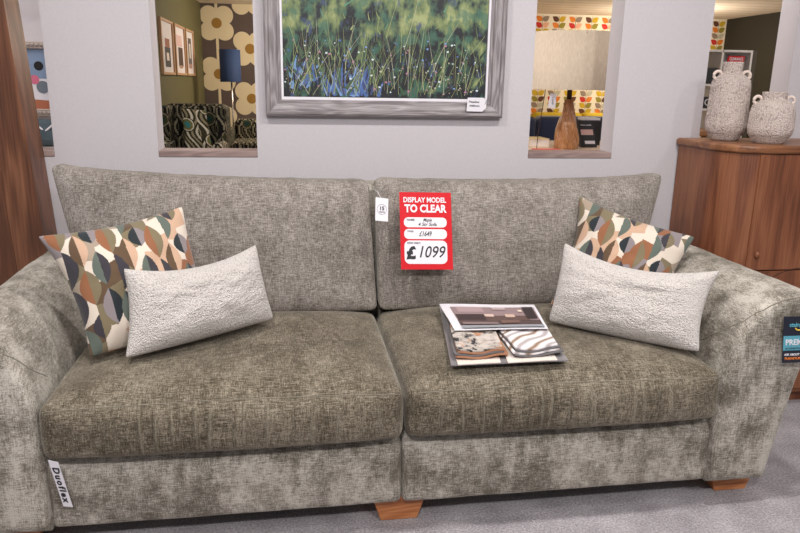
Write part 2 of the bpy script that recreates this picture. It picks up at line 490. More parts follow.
def arm(side):
    # cross section seen from the front, inner bottom first, x measured outwards from the seat
    prof = [(0, .08), (-.002, .30), (.002, .44), (.022, .53), (.068, .612), (.13, .662), (.19, .684), (.24, .682), (.272, .660), (.282, .62), (.268, .50), (.232, .30), (.196, .14), (.185, .08)]
    if side < 0: prof = [(a, b - (.022 if b > .5 else 0)) for a, b in prof]
    # smooth resample
    P_ = [Vector((a, 0, b)) for a, b in prof]; N = 84; res = []
    def cr(p0, p1, p2, p3, t):
        return .5 * ((2 * p1) + (-p0 + p2) * t + (2 * p0 - 5 * p1 + 4 * p2 - p3) * t * t + (-p0 + 3 * p1 - 3 * p2 + p3) * t ** 3)
    n = len(P_); seg = 6
    for i in range(n - 1):
        for s in range(seg):
            res.append(cr(P_[max(0, i - 1)], P_[i], P_[i + 1], P_[min(n - 1, i + 2)], s / seg))
    res.append(P_[-1])
    for i in range(1, 8): res.append(P_[-1].lerp(P_[0], i / 8))
    cen = Vector((.125, 0, .36))
    sx = (lambda a: 1.205 + a) if side > 0 else (lambda a: -.680 - a * .80)
    y0, y1, r = 1.765, 2.66, .035
    bm = bmesh.new(); rings = []
    secs = []
    for i in range(7):
        th = PI / 2 * i / 6; secs.append((y0 + r * (1 - math.sin(th)), r * (1 - math.cos(th)) ))
    secs = [(y0 + r * (1 - math.sin(PI / 2 * i / 6)), r * (1 - math.cos(PI / 2 * i / 6))) for i in range(6, 0, -1)] + [(y0 + r, 0.0)][:0]
    secs = [(y0 + r * (1 - math.cos(PI / 2 * i / 6)), r * (1 - math.sin(PI / 2 * i / 6))) for i in range(0, 7)]
    for i in range(1, 40): secs.append((y0 + r + (y1 - y0 - r) * i / 39, 0))
    caps = [(0.02, -.006), (.25, -.006), (.5, -.004), (.75, -.002)]
    def ring(y, inset, scale=1, dy=0):
        out = []
        for p in res:
            d = (p - cen); L = d.length
            q = cen + d * max(0, (L - inset) / L) * scale
            X = sx(q.x); Z = max(.08, q.z)
            nz = .004 * fbm((X, y, Z), 6) + .0015 * fbm((X, y, Z), 22)
            v = Vector((X, y + dy, Z)) + Vector((d.x * side, 0, d.z)).normalized() * nz
            v.z = max(.08, v.z)
            out.append(bm.verts.new(v))
        return out
    for sc_, dy in caps: rings.append(ring(y0, r, sc_, dy))
    for y, ins in secs: rings.append(ring(y, ins))
    m = len(res)
    for a, b in zip(rings, rings[1:]):
        for i in range(m):
            bm.faces.new((a[i], a[(i + 1) % m], b[(i + 1) % m], b[i]))
    bm.faces.new(rings[0][::-1]); bm.faces.new(rings[-1])
    bmesh.ops.recalc_face_normals(bm, faces=bm.faces)
    return bm
ar = obj('arm', arm(1), 'sage', sofa, True); al = obj('arm', arm(-1), 'sage', sofa, True)
snap_tube('piping', [(1.19, 1.93, .49), (1.215, 1.85, .555), (1.245, 1.79, .61), (1.30, 1.765, .645), (1.36, 1.76, .672), (1.42, 1.76, .680), (1.46, 1.765, .66)], ar, ar, .0018)
snap_tube('piping', [(-.66, 1.90, .48), (-.70, 1.83, .53), (-.735, 1.78, .585), (-.78, 1.765, .62), (-.83, 1.76, .64), (-.88, 1.765, .63)], al, al, .0018)

def foot(cx, y):
    bm = bmesh.new(); vs = box(bm, cx - .054, cx + .054, y, y + .09, 0, .082)
    for v in vs:
        if v.co.z > .04: v.co.x = cx + (v.co.x - cx) * 1.5
    bmesh.ops.bevel(bm, geom=list(bm.edges), offset=.002, segments=2, affect='EDGES')
    return bm
for x, y in ((CX, 1.832), (1.342, 1.850), (-.800, 1.850), (1.31, 2.53), (-.76, 2.53), (CX, 2.35)):
    obj('foot', foot(x, y), 'foot', sofa)

# the sofa stands a touch askew to the wall
PV, TH = Vector((1.2, 1.79, 0)), R(1.25)
sofa.location = PV + Matrix.Rotation(TH, 3, 'Z') @ (sofa.location - PV); sofa.rotation_euler.z = TH

# ------------------------------------------------------------------ scatter cushions
def pillow(name, TL, TR, BR, BL, th, conc, mats, parent=None, n=90, seed=0, rough=0, edge=.012):
    if not isinstance(conc, tuple): conc = (conc,) * 4      # top, right, bottom, left
    TL, TR, BR, BL = map(Vector, (TL, TR, BR, BL))
    nrm = ((TR - BL).cross(TL - BR)).normalized()
    if nrm.y > 0: nrm = -nrm
    bm = bmesh.new(); cen = (TL + TR + BR + BL) / 4
    def base(u, v):
        # u,v in -1..1 ; sides drawn in between the corners
        uu = u * (1 - (conc[1] if u > 0 else conc[3]) * (1 - abs(v) ** 2.2)); vv = v * (1 - (conc[0] if v > 0 else conc[2]) * (1 - abs(u) ** 2))
        rc = (abs(u) * abs(v)) ** 14 * .025; uu *= 1 - rc; vv *= 1 - rc
        a, b = (uu + 1) / 2, (1 - vv) / 2
        return TL.lerp(TR, a).lerp(BL.lerp(BR, a), b)
    def hgt(u, v):
        e = max(0, (1 - abs(u) ** 2.4)) * max(0, (1 - abs(v) ** 2.4))
        return e ** .55
    front, back = [], []
    for sgn, store in ((1, front), (-1, back)):
        for i in range(n + 1):
            row = []
            for j in range(n + 1):
                u = math.sin((i / n * 2 - 1) * PI / 2) * .5 + (i / n * 2 - 1) * .5
                v = math.sin((j / n * 2 - 1) * PI / 2) * .5 + (j / n * 2 - 1) * .5
                bd = i in (0, n) or j in (0, n)
                if sgn < 0 and bd: row.append(front[i][j]); continue
                p = base(u, v)
                h = th / 2 * hgt(u, v)
                w = .010 * fbm((u * 1.3, v * 1.3, seed + sgn), 1.6) + .005 * fbm((u, v, seed), 4.5)
                # tension creases running in from the corners
                cr_ = .004 * math.sin(9 * math.atan2(v, u) + seed) * (abs(u * v)) ** .7
                h += (w + cr_) * hgt(u, v)
                if rough: h += rough * noise.noise(p * 170) * (0.3 + hgt(u, v))
                row.append(bm.verts.new(p + nrm * h * sgn))
            store.append(row)
        for i in range(n):
            for j in range(n):
                fc = (store[i][j], store[i][j + 1], store[i + 1][j + 1], store[i + 1][j])
                bm.faces.new(fc if sgn > 0 else fc[::-1])
    rim = [front[i][0] for i in range(n + 1)] + [front[n][j] for j in range(1, n + 1)] + [front[i][n] for i in range(n - 1, -1, -1)] + [front[0][j] for j in range(n - 1, 0, -1)]
    rimco = [v.co.copy() for v in rim]
    bmesh.ops.recalc_face_normals(bm, faces=bm.faces)
    o = obj(name, bm, mats, parent, True)
    return o, rimco, (cen, nrm, (TR - TL).normalized(), (TL - BL).normalized())

k = NT('boucle_knit'); vo = k.n('ShaderNodeTexVoronoi'); vo.inputs['Scale'].default_value = 250; k.l(k.coord(), vo.inputs['Vector'])
nz = k.noise(k.coord(), 150, 4, .7)
k.l(k.ramp(vo.outputs['Distance'], [(0, lin((226, 219, 214))), (.5, lin((212, 204, 199))), (1, lin((170, 160, 154)))]), k.b.inputs['Base Color'])
k.b.inputs['Roughness'].default_value = .95; k.b.inputs['Sheen Weight'].default_value = .3
k.bump(k.math('SUBTRACT', nz, k.math('MULTIPLY', vo.outputs['Distance'], .8)), .9, .006); M['boucle'] = k.m
M['print'] = attr_mat('printed_velvet', .8, 300, .25)

PC = dict(cr=(212, 198, 184), pk=(192, 158, 134), ru=(140, 92, 64), sg=(92, 100, 92), ch=(58, 54, 60), br=(92, 72, 54), ol=(120, 108, 84), gr=(134, 124, 126), bl=(38, 44, 48), ta=(156, 140, 124))
bgs = ['cr', 'pk', 'ol', 'cr', 'gr', 'br', 'cr', 'ta', 'pk', 'cr', 'ol', 'ru']
hl = [('sg', 'ch'), ('ru', 'ol'), ('bl', 'sg'), ('ch', 'ol'), ('gr', 'bl'), ('ru', 'ch'), ('br', 'pk'), ('bl', 'gr'), ('ol', 'cr')]
def pat(u, v):
    """columns of split leaf shapes over patches of colour; u, v in metres"""
    w, hh = .040, .110
    c = math.floor(u / w); fu = u / w - c - .5
    off = (c * .37) % 1.0
    seg = (v + .010 * fu * (1 if c % 2 else -1)) / (hh * .56) + off
    res = bgs[(c * 5 + math.floor(seg) * 7) % len(bgs)]
    for cc in (c, c + 1):
        o2 = (cc * .5 + .13 * (cc % 3)) * hh
        r = round((v + o2) / hh); dv = v + o2 - r * hh; du = u - cc * w
        k_ = (cc * 5 + r * 7) % 11
        a, b = .0225 + .003 * (k_ % 3), .050 + .004 * (k_ % 2)
        if k_ % 4 == 3: b *= .62
        lim = a * (1 - (dv / b) ** 2) if abs(dv) < b else 0
        if abs(du) < lim:
            pr_ = hl[k_ % len(hl)]
            if k_ % 3 == 2 and du < 0: continue
            res = pr_[0] if du < 0 else pr_[1]
    return PC[res]

def printed(TL, TR, BR, BL, seed, label):
    o, rim, (cen, nrm, ux, vx) = pillow('scatter_cushion', TL, TR, BR, BL, .16, (.11, .07, .03, .14), 'print', None, 210, seed)
    paint(o, lambda p, n: pat((p - cen).dot(ux) + 3 + seed * .05, (p - cen).dot(vx) + 3))
    tag(o, label, 'cushion', 'patterned scatter cushions')
M['pipe'] = plain('ivory_piping', (206, 190, 170), .8)
printed((-.735, 2.02, .825), (-.372, 2.225, .872), (-.275, 2.09, .525), (-.592, 1.905, .505), 1, 'square cushion with leaf shapes in cream, rust and black, leaning by the oak cupboard')
printed((.985, 2.425, .868), (1.345, 2.235, .750), (1.175, 2.13, .492), (.850, 2.28, .498), 4, 'square cushion with leaf shapes in cream, rust and black, leaning towards the oak sideboard')
def lumbar(TL, TR, BR, BL, seed, label, conc):
    o, _, _ = pillow('lumbar_cushion', TL, TR, BR, BL, .150, conc, 'boucle', None, 130, seed, .0022)
    tag(o, label, 'cushion', 'pale boucle lumbar cushions')
fw = Vector((0, -.02, .0))
lumbar((-.495, 1.945, .748), (-.152, 2.205, .752), (-.100, 2.15, .522), (-.490, 1.865, .515), 3, 'oblong off-white boucle cushion in front of the patterned cushion, nearer the oak cupboard', (.30, .05, -.03, .08))
lumbar((.842, 2.165, .754), (1.240, 1.90, .722), (1.158, 1.825, .490), (.775, 2.08, .512), 8, 'oblong off-white boucle cushion in front of the patterned cushion, beside the brochure pile', (.36, .09, -.04, .03))

# ------------------------------------------------------------------ sale sign and tags
def card_frame(o, right, up):
    right = Vector(right).normalized(); up = Vector(up).normalized(); return Vector(o), right, up, right.cross(up)
def slab(bm, pts, nrm, t, mi=0):
    a = [bm.verts.new(Vector(p)) for p in pts]; b = [bm.verts.new(Vector(p) - nrm * t) for p in pts]
    bm.faces.new(a).material_index = mi; bm.faces.new(b[::-1]).material_index = mi
    n = len(a)
    for i in range(n): bm.faces.new((a[i], b[i], b[(i + 1) % n], a[(i + 1) % n])).material_index = mi
def rrect(cx, cy, w, h, r, n=6):
    out = []
    for sx, sy, a0 in ((1, -1, -90), (1, 1, 0), (-1, 1, 90), (-1, -1, 180)):
        for i in range(n + 1):
            a = R(a0 + 90 * i / n); out.append((cx + sx * (w / 2 - r) + r * math.cos(a), cy + sy * (h / 2 - r) + r * math.sin(a)))
    return out
SO, SR, SU, SN = card_frame((.411, 2.328, .762), (1, 0, -.02), (0, .29, 1))
SW, SHH = .178, .264
sign = root('sale_sign', SO - SU * SHH / 2, 'red price card with white boxes and a handwritten price on the back cushion', 'sign')
bm = bmesh.new(); slab(bm, [SO + SR * x + SU * y for x, y in ((-SW / 2, -SHH / 2), (SW / 2 + .002, -SHH / 2), (SW / 2, SHH / 2), (-SW / 2 - .001, SHH / 2))], SN, .0008)
obj('card', bm, 'red', sign)
def spt(x, y, d=.0006): return SO + SR * x + SU * y + SN * d
for cy, h, r in ((.029, .034, .015), (-.011, .034, .015), (-.073, .080, .018)):
    bm = bmesh.new(); slab(bm, [spt(x, y) for x, y in rrect(-.002, cy, .148, h, r)], SN, .0006); obj('label_box', bm, 'white', sign)
text('lettering', 'DISPLAY MODEL', .024, spt(-.003, .105), SR, SU, 'white', sign, .0007, 0, .148)
text('lettering', 'TO CLEAR', .036, spt(-.001, .075), SR, SU, 'white', sign, .0014, 0, .146)
text('lettering', 'NAME:', .010, spt(-.052, .037, .001), SR, SU, 'ink', sign, .0001, 0, .028)
text('handwriting', 'Maple', .016, spt(.005, .037, .001), SR, SU, 'ink', sign, .0002, .3, .030)
text('handwriting', '4 Str Sofa', .016, spt(.004, .022, .001), SR, SU, 'ink', sign, .0002, .3, .064)
text('lettering', 'WAS:', .010, spt(-.054, -.002, .001), SR, SU, 'ink', sign, .0001, 0, .022)
text('handwriting', '\u00a31649', .024, spt(-.004, -.011, .001), SR, SU, 'ink', sign, .0003, .3, .044)
text('lettering', 'NOW ONLY:', .009, spt(-.043, -.042, .001), SR, SU, 'ink', sign, .0002, 0, .046)
text('lettering', '\u00a3', .056, spt(-.054, -.077, .001), SR, SU, 'ink', sign, .0030, 0, .034)
text('handwriting', '1099', .056, spt(.014, -.074, .001), SR, SU, 'ink', sign, .0003, .28, .090)

TO_, TR_, TU_, TN_ = card_frame((.2575, 2.324, .838), (1, 0, -.06), (.02, .25, 1))
tg = root('swing_tag', TO_ - TU_ * .04, 'small white swing tag with a ring emblem hanging between the back cushions', 'tag')
bm = bmesh.new(); slab(bm, [TO_ + TR_ * x + TU_ * y for x, y in ((-.022, -.038), (.021, -.040), (.022, .037), (-.021, .040))], TN_, .0008); obj('card', bm, 'white', tg)
bm = bmesh.new(); tube(bm, [TO_ + TR_ * .016 * math.cos(a) + TU_ * (.017 * math.sin(a)) + TN_ * .0006 for a in [2 * PI * i / 24 for i in range(24)]], .0006, 5, True); obj('emblem_ring', bm, 'greyink', tg)
text('lettering', '15', .018, TO_ + TU_ * .003 + TN_ * .0008, TR_, TU_, 'ink', tg, .0004)
text('lettering', 'YEARS', .007, TO_ - TU_ * .009 + TN_ * .0008, TR_, TU_, 'ink', tg)
bm = bmesh.new(); tube(bm, [TO_ + TU_ * .034, TO_ + TU_ * .055 + Vector((-.012, .03, 0)), TO_ + TU_ * .06 + Vector((-.022, .06, .0))], .0008, 5); obj('string', bm, 'white', tg)

# label strip under the left seat cushion
A = [(-.654, 1.704, .312), (-.630, 1.704, .304), (-.611, 1.716, .166), (-.634, 1.716, .170)]
vd = (Vector(A[3]) - Vector(A[0])).normalized(); vr = (Vector(A[1]) - Vector(A[0])); vr = (vr - vd * vr.dot(vd)).normalized(); vn = vr.cross(-vd)
dt = root('fabric_label', A[3], 'narrow white printed strip hanging below the seat cushion edge', 'tag')
bm = bmesh.new(); slab(bm, A[::-1], vn, .0008); obj('strip', bm, 'white', dt)
cc = sum((Vector(a) for a in A), Vector()) / 4 + vn * .001
text('lettering', 'Duoflex', .021, cc, vd, vr, 'ink', dt, .0007, .25, .112, space=1.3)

# dark care card on the right arm
AO, AR, AU, AN = card_frame((1.404, 1.735, .556), (1, 0, 0), (-.10, .03, 1))
at_ = root('care_card', AO - AU * .07, 'navy and light blue printed card standing against the front of the sofa arm', 'card')
def apt(x, y, d=.0006): return AO + AR * x + AU * y + AN * d
bm = bmesh.new(); slab(bm, [apt(x, y, 0) for x, y in ((-.052, -.070), (.05, -.070), (.05, .070), (-.052, .070))], AN, .003); obj('card', bm, 'navy_card', at_)
bm = bmesh.new(); slab(bm, [apt(x, y) for x, y in ((-.052, -.032), (.05, -.032), (.05, .012), (-.052, .012))], AN, .0008); obj('band', bm, 'teal', at_)
text('lettering', 'stainguard', .018, apt(-.035, .045), AR, AU, 'teal', at_, .0004, 0, .070, 'LEFT')
bm = bmesh.new(); tube(bm, [apt(-.006 + .010 * math.cos(a), .036 + .007 * math.sin(a)) for a in [PI + PI * i / 10 for i in range(11)]], .0018, 6); obj('emblem', bm, 'yellow', at_)
text('lettering', 'PREMIUM', .024, apt(-.046, -.008, .001), AR, AU, 'white', at_, .0004, 0, .090, 'LEFT')
text('lettering', 'ACCIDENTAL DAMAGE', .007, apt(-.046, -.026, .001), AR, AU, 'navy_card', at_, 0, 0, .086, 'LEFT')
text('lettering', 'ASK ABOUT OUR', .009, apt(-.048, -.045, .001), AR, AU, 'white', at_, .0002, 0, .07, 'LEFT')
text('lettering', 'FURNITURE CARE', .010, apt(-.046, -.057, .001), AR, AU, 'orange', at_, .0002, 0, .084, 'LEFT')

# ------------------------------------------------------------------ brochures and swatches
def sheet(name, pts, z, t, mats, n=14, wave=.002, seed=0, parent=None, rnd_=.0, lift=None, matfn=None):
    """thin soft sheet over a quad TL,TR,BR,BL given in x,y"""
    P_ = [Vector((p[0], p[1], 0)) for p in pts]; bm = bmesh.new()
    def f(u, v, up):
        if rnd_:
            d = rnd_ * ((abs(2 * u - 1) ** 6) * (abs(2 * v - 1) ** 6)); u = .5 + (u - .5) * (1 - d); v = .5 + (v - .5) * (1 - d)
        p = P_[0].lerp(P_[1], u).lerp(P_[3].lerp(P_[2], u), v)
        h = wave * noise.noise(Vector((u * 2.2, v * 2.2, seed)))
        if lift: h += lift(u, v)
        return Vector((p.x, p.y, z + h + (t if up else 0)))
    top = [[bm.verts.new(f(i / n, j / n, 1)) for j in range(n + 1)] for i in range(n + 1)]
    bot = [[bm.verts.new(f(i / n, j / n, 0)) for j in range(n + 1)] for i in range(n + 1)]
    for i in range(n):
        for j in range(n):
            f1 = bm.faces.new((top[i][j], top[i][j + 1], top[i + 1][j + 1], top[i + 1][j]))
            if matfn: f1.material_index = matfn((i + .5) / n, (j + .5) / n)
            bm.faces.new((bot[i][j], bot[i + 1][j], bot[i + 1][j + 1], bot[i][j + 1]))
    def side(L):
        for (a, b), (c, d) in zip(L, L[1:]): bm.faces.new((a, c, d, b))
    side([(top[i][0], bot[i][0]) for i in range(n + 1)]); side([(bot[i][n], top[i][n]) for i in range(n + 1)])
    side([(bot[0][j], top[0][j]) for j in range(n + 1)]); side([(top[n][j], bot[n][j]) for j in range(n + 1)])
    bmesh.ops.recalc_face_normals(bm, faces=bm.faces)
    return obj(name, bm, mats, parent)
M['sleeve'] = plain('grey_plastic_sleeve', (132, 128, 130), .3)
k = NT('floral_linen'); nz = k.noise(k.coord(), 42, 3, .6); n2 = k.noise(k.coord((1, 1, 1), (1, 2, 3)), 22, 2)
base_ = k.ramp(nz, [(.40, lin((44, 42, 46))), (.44, lin((160, 150, 142))), (.60, lin((196, 186, 178)))])
k.l(k.mix(k.ramp(n2, [(.58, (0, 0, 0, 1)), (.62, (1, 1, 1, 1))]), base_, lin((184, 128, 92))), k.b.inputs['Base Color']); k.b.inputs['Roughness'].default_value = .8; M['floral'] = k.m
k = NT('striped_marble_cloth'); wv = k.n('ShaderNodeTexWave'); wv.inputs['Scale'].default_value = 5; wv.inputs['Distortion'].default_value = 5; wv.inputs['Detail'].default_value = 2
k.l(k.coord((1, 1, 1), (0, 0, R(38))), wv.inputs['Vector'])
k.l(k.ramp(wv.outputs['Fac'], [(.0, lin((136, 106, 84))), (.09, lin((196, 184, 178))), (.3, lin((234, 228, 228))), (.8, lin((228, 222, 224))), (1, lin((170, 160, 160)))]), k.b.inputs['Base Color']); k.b.inputs['Roughness'].default_value = .5; M['marble'] = k.m
M['greycloth'] = plain('grey_cloth', (106, 102, 104), .8); M['rustcloth'] = plain('rust_cloth', (166, 116, 86), .8)

sheet('document_sleeve', [(.459, 2.30), (.777, 2.275), (.730, 1.775), (.392, 1.770)], .4985, .004, 'sleeve', wave=.001)
tag(bpy.data.objects['document_sleeve'], 'grey plastic sleeve lying under the whole brochure pile on the seat', 'folder')
z = .503
o = sheet('fabric_card', [(.424, 1.93), (.558, 1.93), (.532, 1.768), (.410, 1.764)], z, .0028, 'cream', wave=.001); tag(o, 'cream backing card under the floral fabric swatches', 'card', 'cream backing cards')
o = sheet('fabric_card', [(.572, 1.93), (.712, 1.93), (.697, 1.772), (.552, 1.766)], z, .0028, 'cream', wave=.001); tag(o, 'cream backing card under the white streaked swatches', 'card', 'cream backing cards')
fl = ['rustcloth', 'greycloth', 'rustcloth', 'floral']; wl = ['greycloth', 'marble', 'greycloth', 'marble']
nm = ['lowest', 'second from the bottom', 'second from the top', 'topmost']
for i in range(4):
    zz = z + .0075 + i * .0052; s = .004 * i; j_ = (.004, -.003, .003, 0)[i]
    th = .0042
    o = sheet('fabric_swatch', [(.440 + j_, 2.04), (.574, 2.04), (.562 - s + j_, 1.795 + s), (.402 + s + j_, 1.788 + s)], zz, th, fl[i], wave=.005, seed=0, rnd_=.05, lift=lambda u, v: .004 * math.sin(u * 8 + 1) * v ** 3)
    tag(o, ['rust brown', 'dark grey', 'tan', 'floral grey and rust'][i] + ' fabric swatch, ' + nm[i] + ' in the floral pile', 'swatch', 'swatches in the floral pile')
    o = sheet('fabric_swatch', [(.580, 2.04), (.738, 2.04), (.726 - s + j_, 1.800 + s), (.570 + s + j_, 1.786 + s)], zz, th, wl[i], wave=.005, seed=0, rnd_=.05, lift=lambda u, v: .004 * math.sin(u * 6 + 2) * v ** 3)
    tag(o, ['dark grey', 'white streaked', 'mid grey', 'glossy white brown-streaked'][i] + ' fabric swatch, ' + nm[i] + ' in the pale pile', 'swatch', 'swatches in the pale pile')
br = root('brochure', (.595, 2.08, .53), 'printed brochure with a sofa photo, lying on top of the swatch piles', 'brochure')
BQ = [(.442, 2.215), (.760, 2.180), (.724, 1.935), (.438, 1.945)]
bz = .5345
sheet('paper', BQ, bz, .0012, 'white', parent=br, wave=.002, lift=lambda u, v: .012 * (v) * .3)
def bq(u, v, d=.0016):
    P_ = [Vector((p[0], p[1], 0)) for p in BQ]; p = P_[0].lerp(P_[1], u).lerp(P_[3].lerp(P_[2], u), v)
    return Vector((p.x, p.y, bz + .0012 + .002 * noise.noise(Vector((u * 2.2, v * 2.2, 0))) + .0036 * v + d))
photo = [('wallp', (150, 128, 130), .09, .13, .97, .86), ('wallp2', (176, 152, 154), .15, .13, .42, .34), ('floorp', (84, 66, 66), .09, .66, .97, .86), ('sofap', (60, 46, 48), .10, .44, .42, .66), ('sofap2', (96, 74, 70), .40, .50, .86, .70), ('cushp', (214, 186, 176), .40, .44, .50, .54), ('cushp2', (206, 176, 160), .62, .44, .72, .56), ('doorp', (46, 36, 40), .84, .15, .95, .62), ('artp', (190, 170, 170), .52, .16, .66, .26), ('tablep', (120, 92, 84), .54, .70, .74, .80), ('lampp', (232, 214, 196), .78, .28, .82, .36), ('rugp', (132, 112, 112), .12, .76, .50, .84), ('stripp', (150, 152, 158), .09, .88, .97, .97)]
bm = bmesh.new(); pm = []
for i, (nme, c, u0, v0, u1, v1) in enumerate(photo):
    pm.append(plain('photo_' + nme, c, .3)); 
    N = 8
    for a in range(N):
        for b in range(N):
            U0, U1 = u0 + (u1 - u0) * a / N, u0 + (u1 - u0) * (a + 1) / N; V0, V1 = v0 + (v1 - v0) * b / N, v0 + (v1 - v0) * (b + 1) / N
            quad(bm, [bq(U0, V1, .0006 + i * .0003), bq(U1, V1, .0006 + i * .0003), bq(U1, V0, .0006 + i * .0003), bq(U0, V0, .0006 + i * .0003)], i)
obj('photo_print', bm, pm, br)

# ------------------------------------------------------------------ framed painting
FX0, FX1, FZ0, FZ1 = -.138, .782, 1.122, 1.90
pic = root('framed_painting', ((FX0 + FX1) / 2, WY0, FZ0), 'wide painting of a wildflower meadow in a silver grey wooden frame on the wall', 'painting')
prof = [(0, 0), (0, .030), (.008, .036), (.016, .036), (.020, .030), (.026, .030), (.046, .024), (.050, .018), (.058, .018), (.060, .012), (.060, 0)]
def mitre(side):
    bm = bmesh.new(); rows = []
    for e in (0, 1):
        row = []
        for d, h in prof:
            if side in 'BT':
                x = FX0 + d if e == 0 else FX1 - d; z_ = FZ0 + d if side == 'B' else FZ1 - d
            else:
                z_ = FZ0 + d if e == 0 else FZ1 - d; x = FX0 + d if side == 'L' else FX1 - d
            row.append(bm.verts.new((x, WY0 - .002 - h, z_)))
        rows.append(row)
    n = len(prof)
    for i in range(n): bm.faces.new((rows[0][i], rows[1][i], rows[1][(i + 1) % n], rows[0][(i + 1) % n]))
    bm.faces.new(rows[0]); bm.faces.new(rows[1][::-1]); bmesh.ops.recalc_face_normals(bm, faces=bm.faces)
    return bm
for s_ in 'BTLR': obj('frame_bar', mitre(s_), 'frame' if s_ in 'BT' else 'framev', pic)
ix0, ix1, iz0, iz1 = FX0 + .060, FX1 - .060, FZ0 + .060, FZ1 - .060
bm = bmesh.new()
for a in ((ix0, ix1, iz0, iz0 + .010), (ix0, ix1, iz1 - .010, iz1), (ix0, ix0 + .008, iz0 + .01, iz1 - .01), (ix1 - .008, ix1, iz0 + .01, iz1 - .01)): box(bm, a[0], a[1], WY0 - .014, WY0 - .003, a[2], a[3])
obj('liner', bm, 'white', pic)
cx0, cx1, cz0, cz1 = ix0 + .007, ix1 - .007, iz0 + .009, iz1 - .009
pal = [(16, 16, 26), (30, 44, 40), (54, 82, 58), (88, 112, 68), (126, 140, 80), (156, 162, 108), (70, 98, 156), (112, 144, 190), (84, 134, 108), (200, 214, 214), (170, 120, 140), (104, 96, 74), (56, 66, 112), (178, 174, 150)]
bm = bmesh.new()
yc = WY0 - .0045
quad(bm, [(cx0, yc, cz0), (cx1, yc, cz0), (cx1, yc, cz1), (cx0, yc, cz1)], len(pal))
rnd = random.Random(5); lay = [0]
def clampx(x): return min(max(x, cx0), cx1)
def clampz(z_): return min(max(z_, cz0), cz1)
def stroke(x, z_, L, W, ang, bend, mi):
    lay[0] += 1; y = yc - .0003 - .0012 * (lay[0] / 2600.0); pts = []; N = 6; l, r_ = [], []
    px, pz, a = x, z_, ang
    for i in range(N + 1):
        w = W * (1 - i / N) ** .6 + .0002
        l.append((px - w * math.cos(a), pz + w * math.sin(a))); r_.append((px + w * math.cos(a), pz - w * math.sin(a)))
        px += L / N * math.sin(a); pz += L / N * math.cos(a); a += bend / N
    for i in range(N):
        q = [l[i], r_[i], r_[i + 1], l[i + 1]]
        if any(not (cx0 < p[0] < cx1 and cz0 < p[1] < cz1) for p in q): continue
        f_ = bm.faces.new([bm.verts.new((p[0], y, p[1])) for p in q]); f_.material_index = mi
def dab(x, z_, r_, mi):
    if not (cx0 + r_ < x < cx1 - r_ and cz0 + r_ < z_ < cz1 - r_): return
    lay[0] += 1; y = yc - .0003 - .0012 * (lay[0] / 2600.0)
    pts = [(x + r_ * rnd.uniform(.7, 1.1) * math.cos(2 * PI * i / 7), z_ + r_ * .8 * rnd.uniform(.7, 1.1) * math.sin(2 * PI * i / 7)) for i in range(7)]
    f_ = bm.faces.new([bm.verts.new((p[0], y, p[1])) for p in pts]); f_.material_index = mi
for _ in range(60):   # broad foliage dabs in the upper part
    stroke(rnd.uniform(cx0, cx1), rnd.uniform(cz0 + .12, cz1 - .05), rnd.uniform(.015, .04), rnd.uniform(.0015, .004), rnd.uniform(-.7, .9), .5, rnd.choice((2, 3, 3, 4, 4, 5, 8, 8)))
for _ in range(70):    # blue clump at the foot
    stroke(rnd.gauss(.19, .05), cz0 + rnd.uniform(.004, .03), rnd.uniform(.05, .12), rnd.uniform(.003, .007), rnd.uniform(-.6, .6), .2, rnd.choice((6, 6, 12, 7)))
for _ in range(40): stroke(rnd.gauss(.0, .04), cz0 + rnd.uniform(.03, .11), rnd.uniform(.02, .06), rnd.uniform(.003, .006), rnd.uniform(-.9, .9), .2, rnd.choice((6, 12, 7)))
for _ in range(60): stroke(rnd.uniform(cx0, cx1), cz0 + rnd.uniform(.0, .18), rnd.uniform(.03, .08), rnd.uniform(.004, .008), rnd.uniform(-.8, .8), .2, rnd.choice((0, 0, 1, 2)))
for _ in range(210):   # thin grass
    stroke(rnd.uniform(cx0, cx1), cz0 + abs(rnd.gauss(.02, .08)), rnd.uniform(.08, .22), rnd.uniform(.0004, .0009), rnd.gauss(.12, .28), rnd.uniform(-.4, .4), rnd.choice((3, 4, 5, 11, 5, 13, 2)))
for _ in range(120):
    dab(rnd.uniform(cx0, cx1), cz0 + rnd.uniform(.02, .22), rnd.uniform(.0022, .006), rnd.choice((9, 9, 7, 7, 6, 10, 13)))
for _ in range(40):
    dab(rnd.gauss(.55, .06), cz0 + rnd.gauss(.09, .03), rnd.uniform(.0018, .004), rnd.choice((9, 10, 13)))
for f_ in bm.faces:
    f_.normal_update()
    if f_.normal.y > 0: f_.normal_flip()
k = NT('oil_meadow'); tc = k.n('ShaderNodeTexCoord'); sp = k.n('ShaderNodeSeparateXYZ'); k.l(tc.outputs['Object'], sp.inputs[0])
brush = k.noise(k.coord((1, 1, .45), (0, R(14), 0)), 26, 5, .65); blot = k.noise(k.coord(), 9, 3, .55); hue = k.noise(k.coord((1, 1, .8)), 15, 4, .6)
f_ = k.math('ADD', k.math('MULTIPLY', sp.outputs['Z'], 1.15), k.math('ADD', k.math('MULTIPLY', k.math('SUBTRACT', blot, .5), 1.5), k.math('MULTIPLY', k.math('SUBTRACT', brush, .5), .9)))
c_ = k.ramp(f_, [(.17, lin((14, 14, 22))), (.25, lin((28, 36, 38))), (.32, lin((66, 84, 62))), (.44, lin((112, 126, 80))), (.62, lin((156, 162, 110)))])
c_ = k.mix(k.ramp(hue, [(.52, (0, 0, 0, 1)), (.60, (.75, .75, .75, 1))]), c_, lin((60, 102, 84)))
c_ = k.mix(k.ramp(hue, [(.36, (.8, .8, .8, 1)), (.42, (0, 0, 0, 1))]), c_, lin((60, 74, 110)))
k.l(c_, k.b.inputs['Base Color']); k.b.inputs['Roughness'].default_value = .5
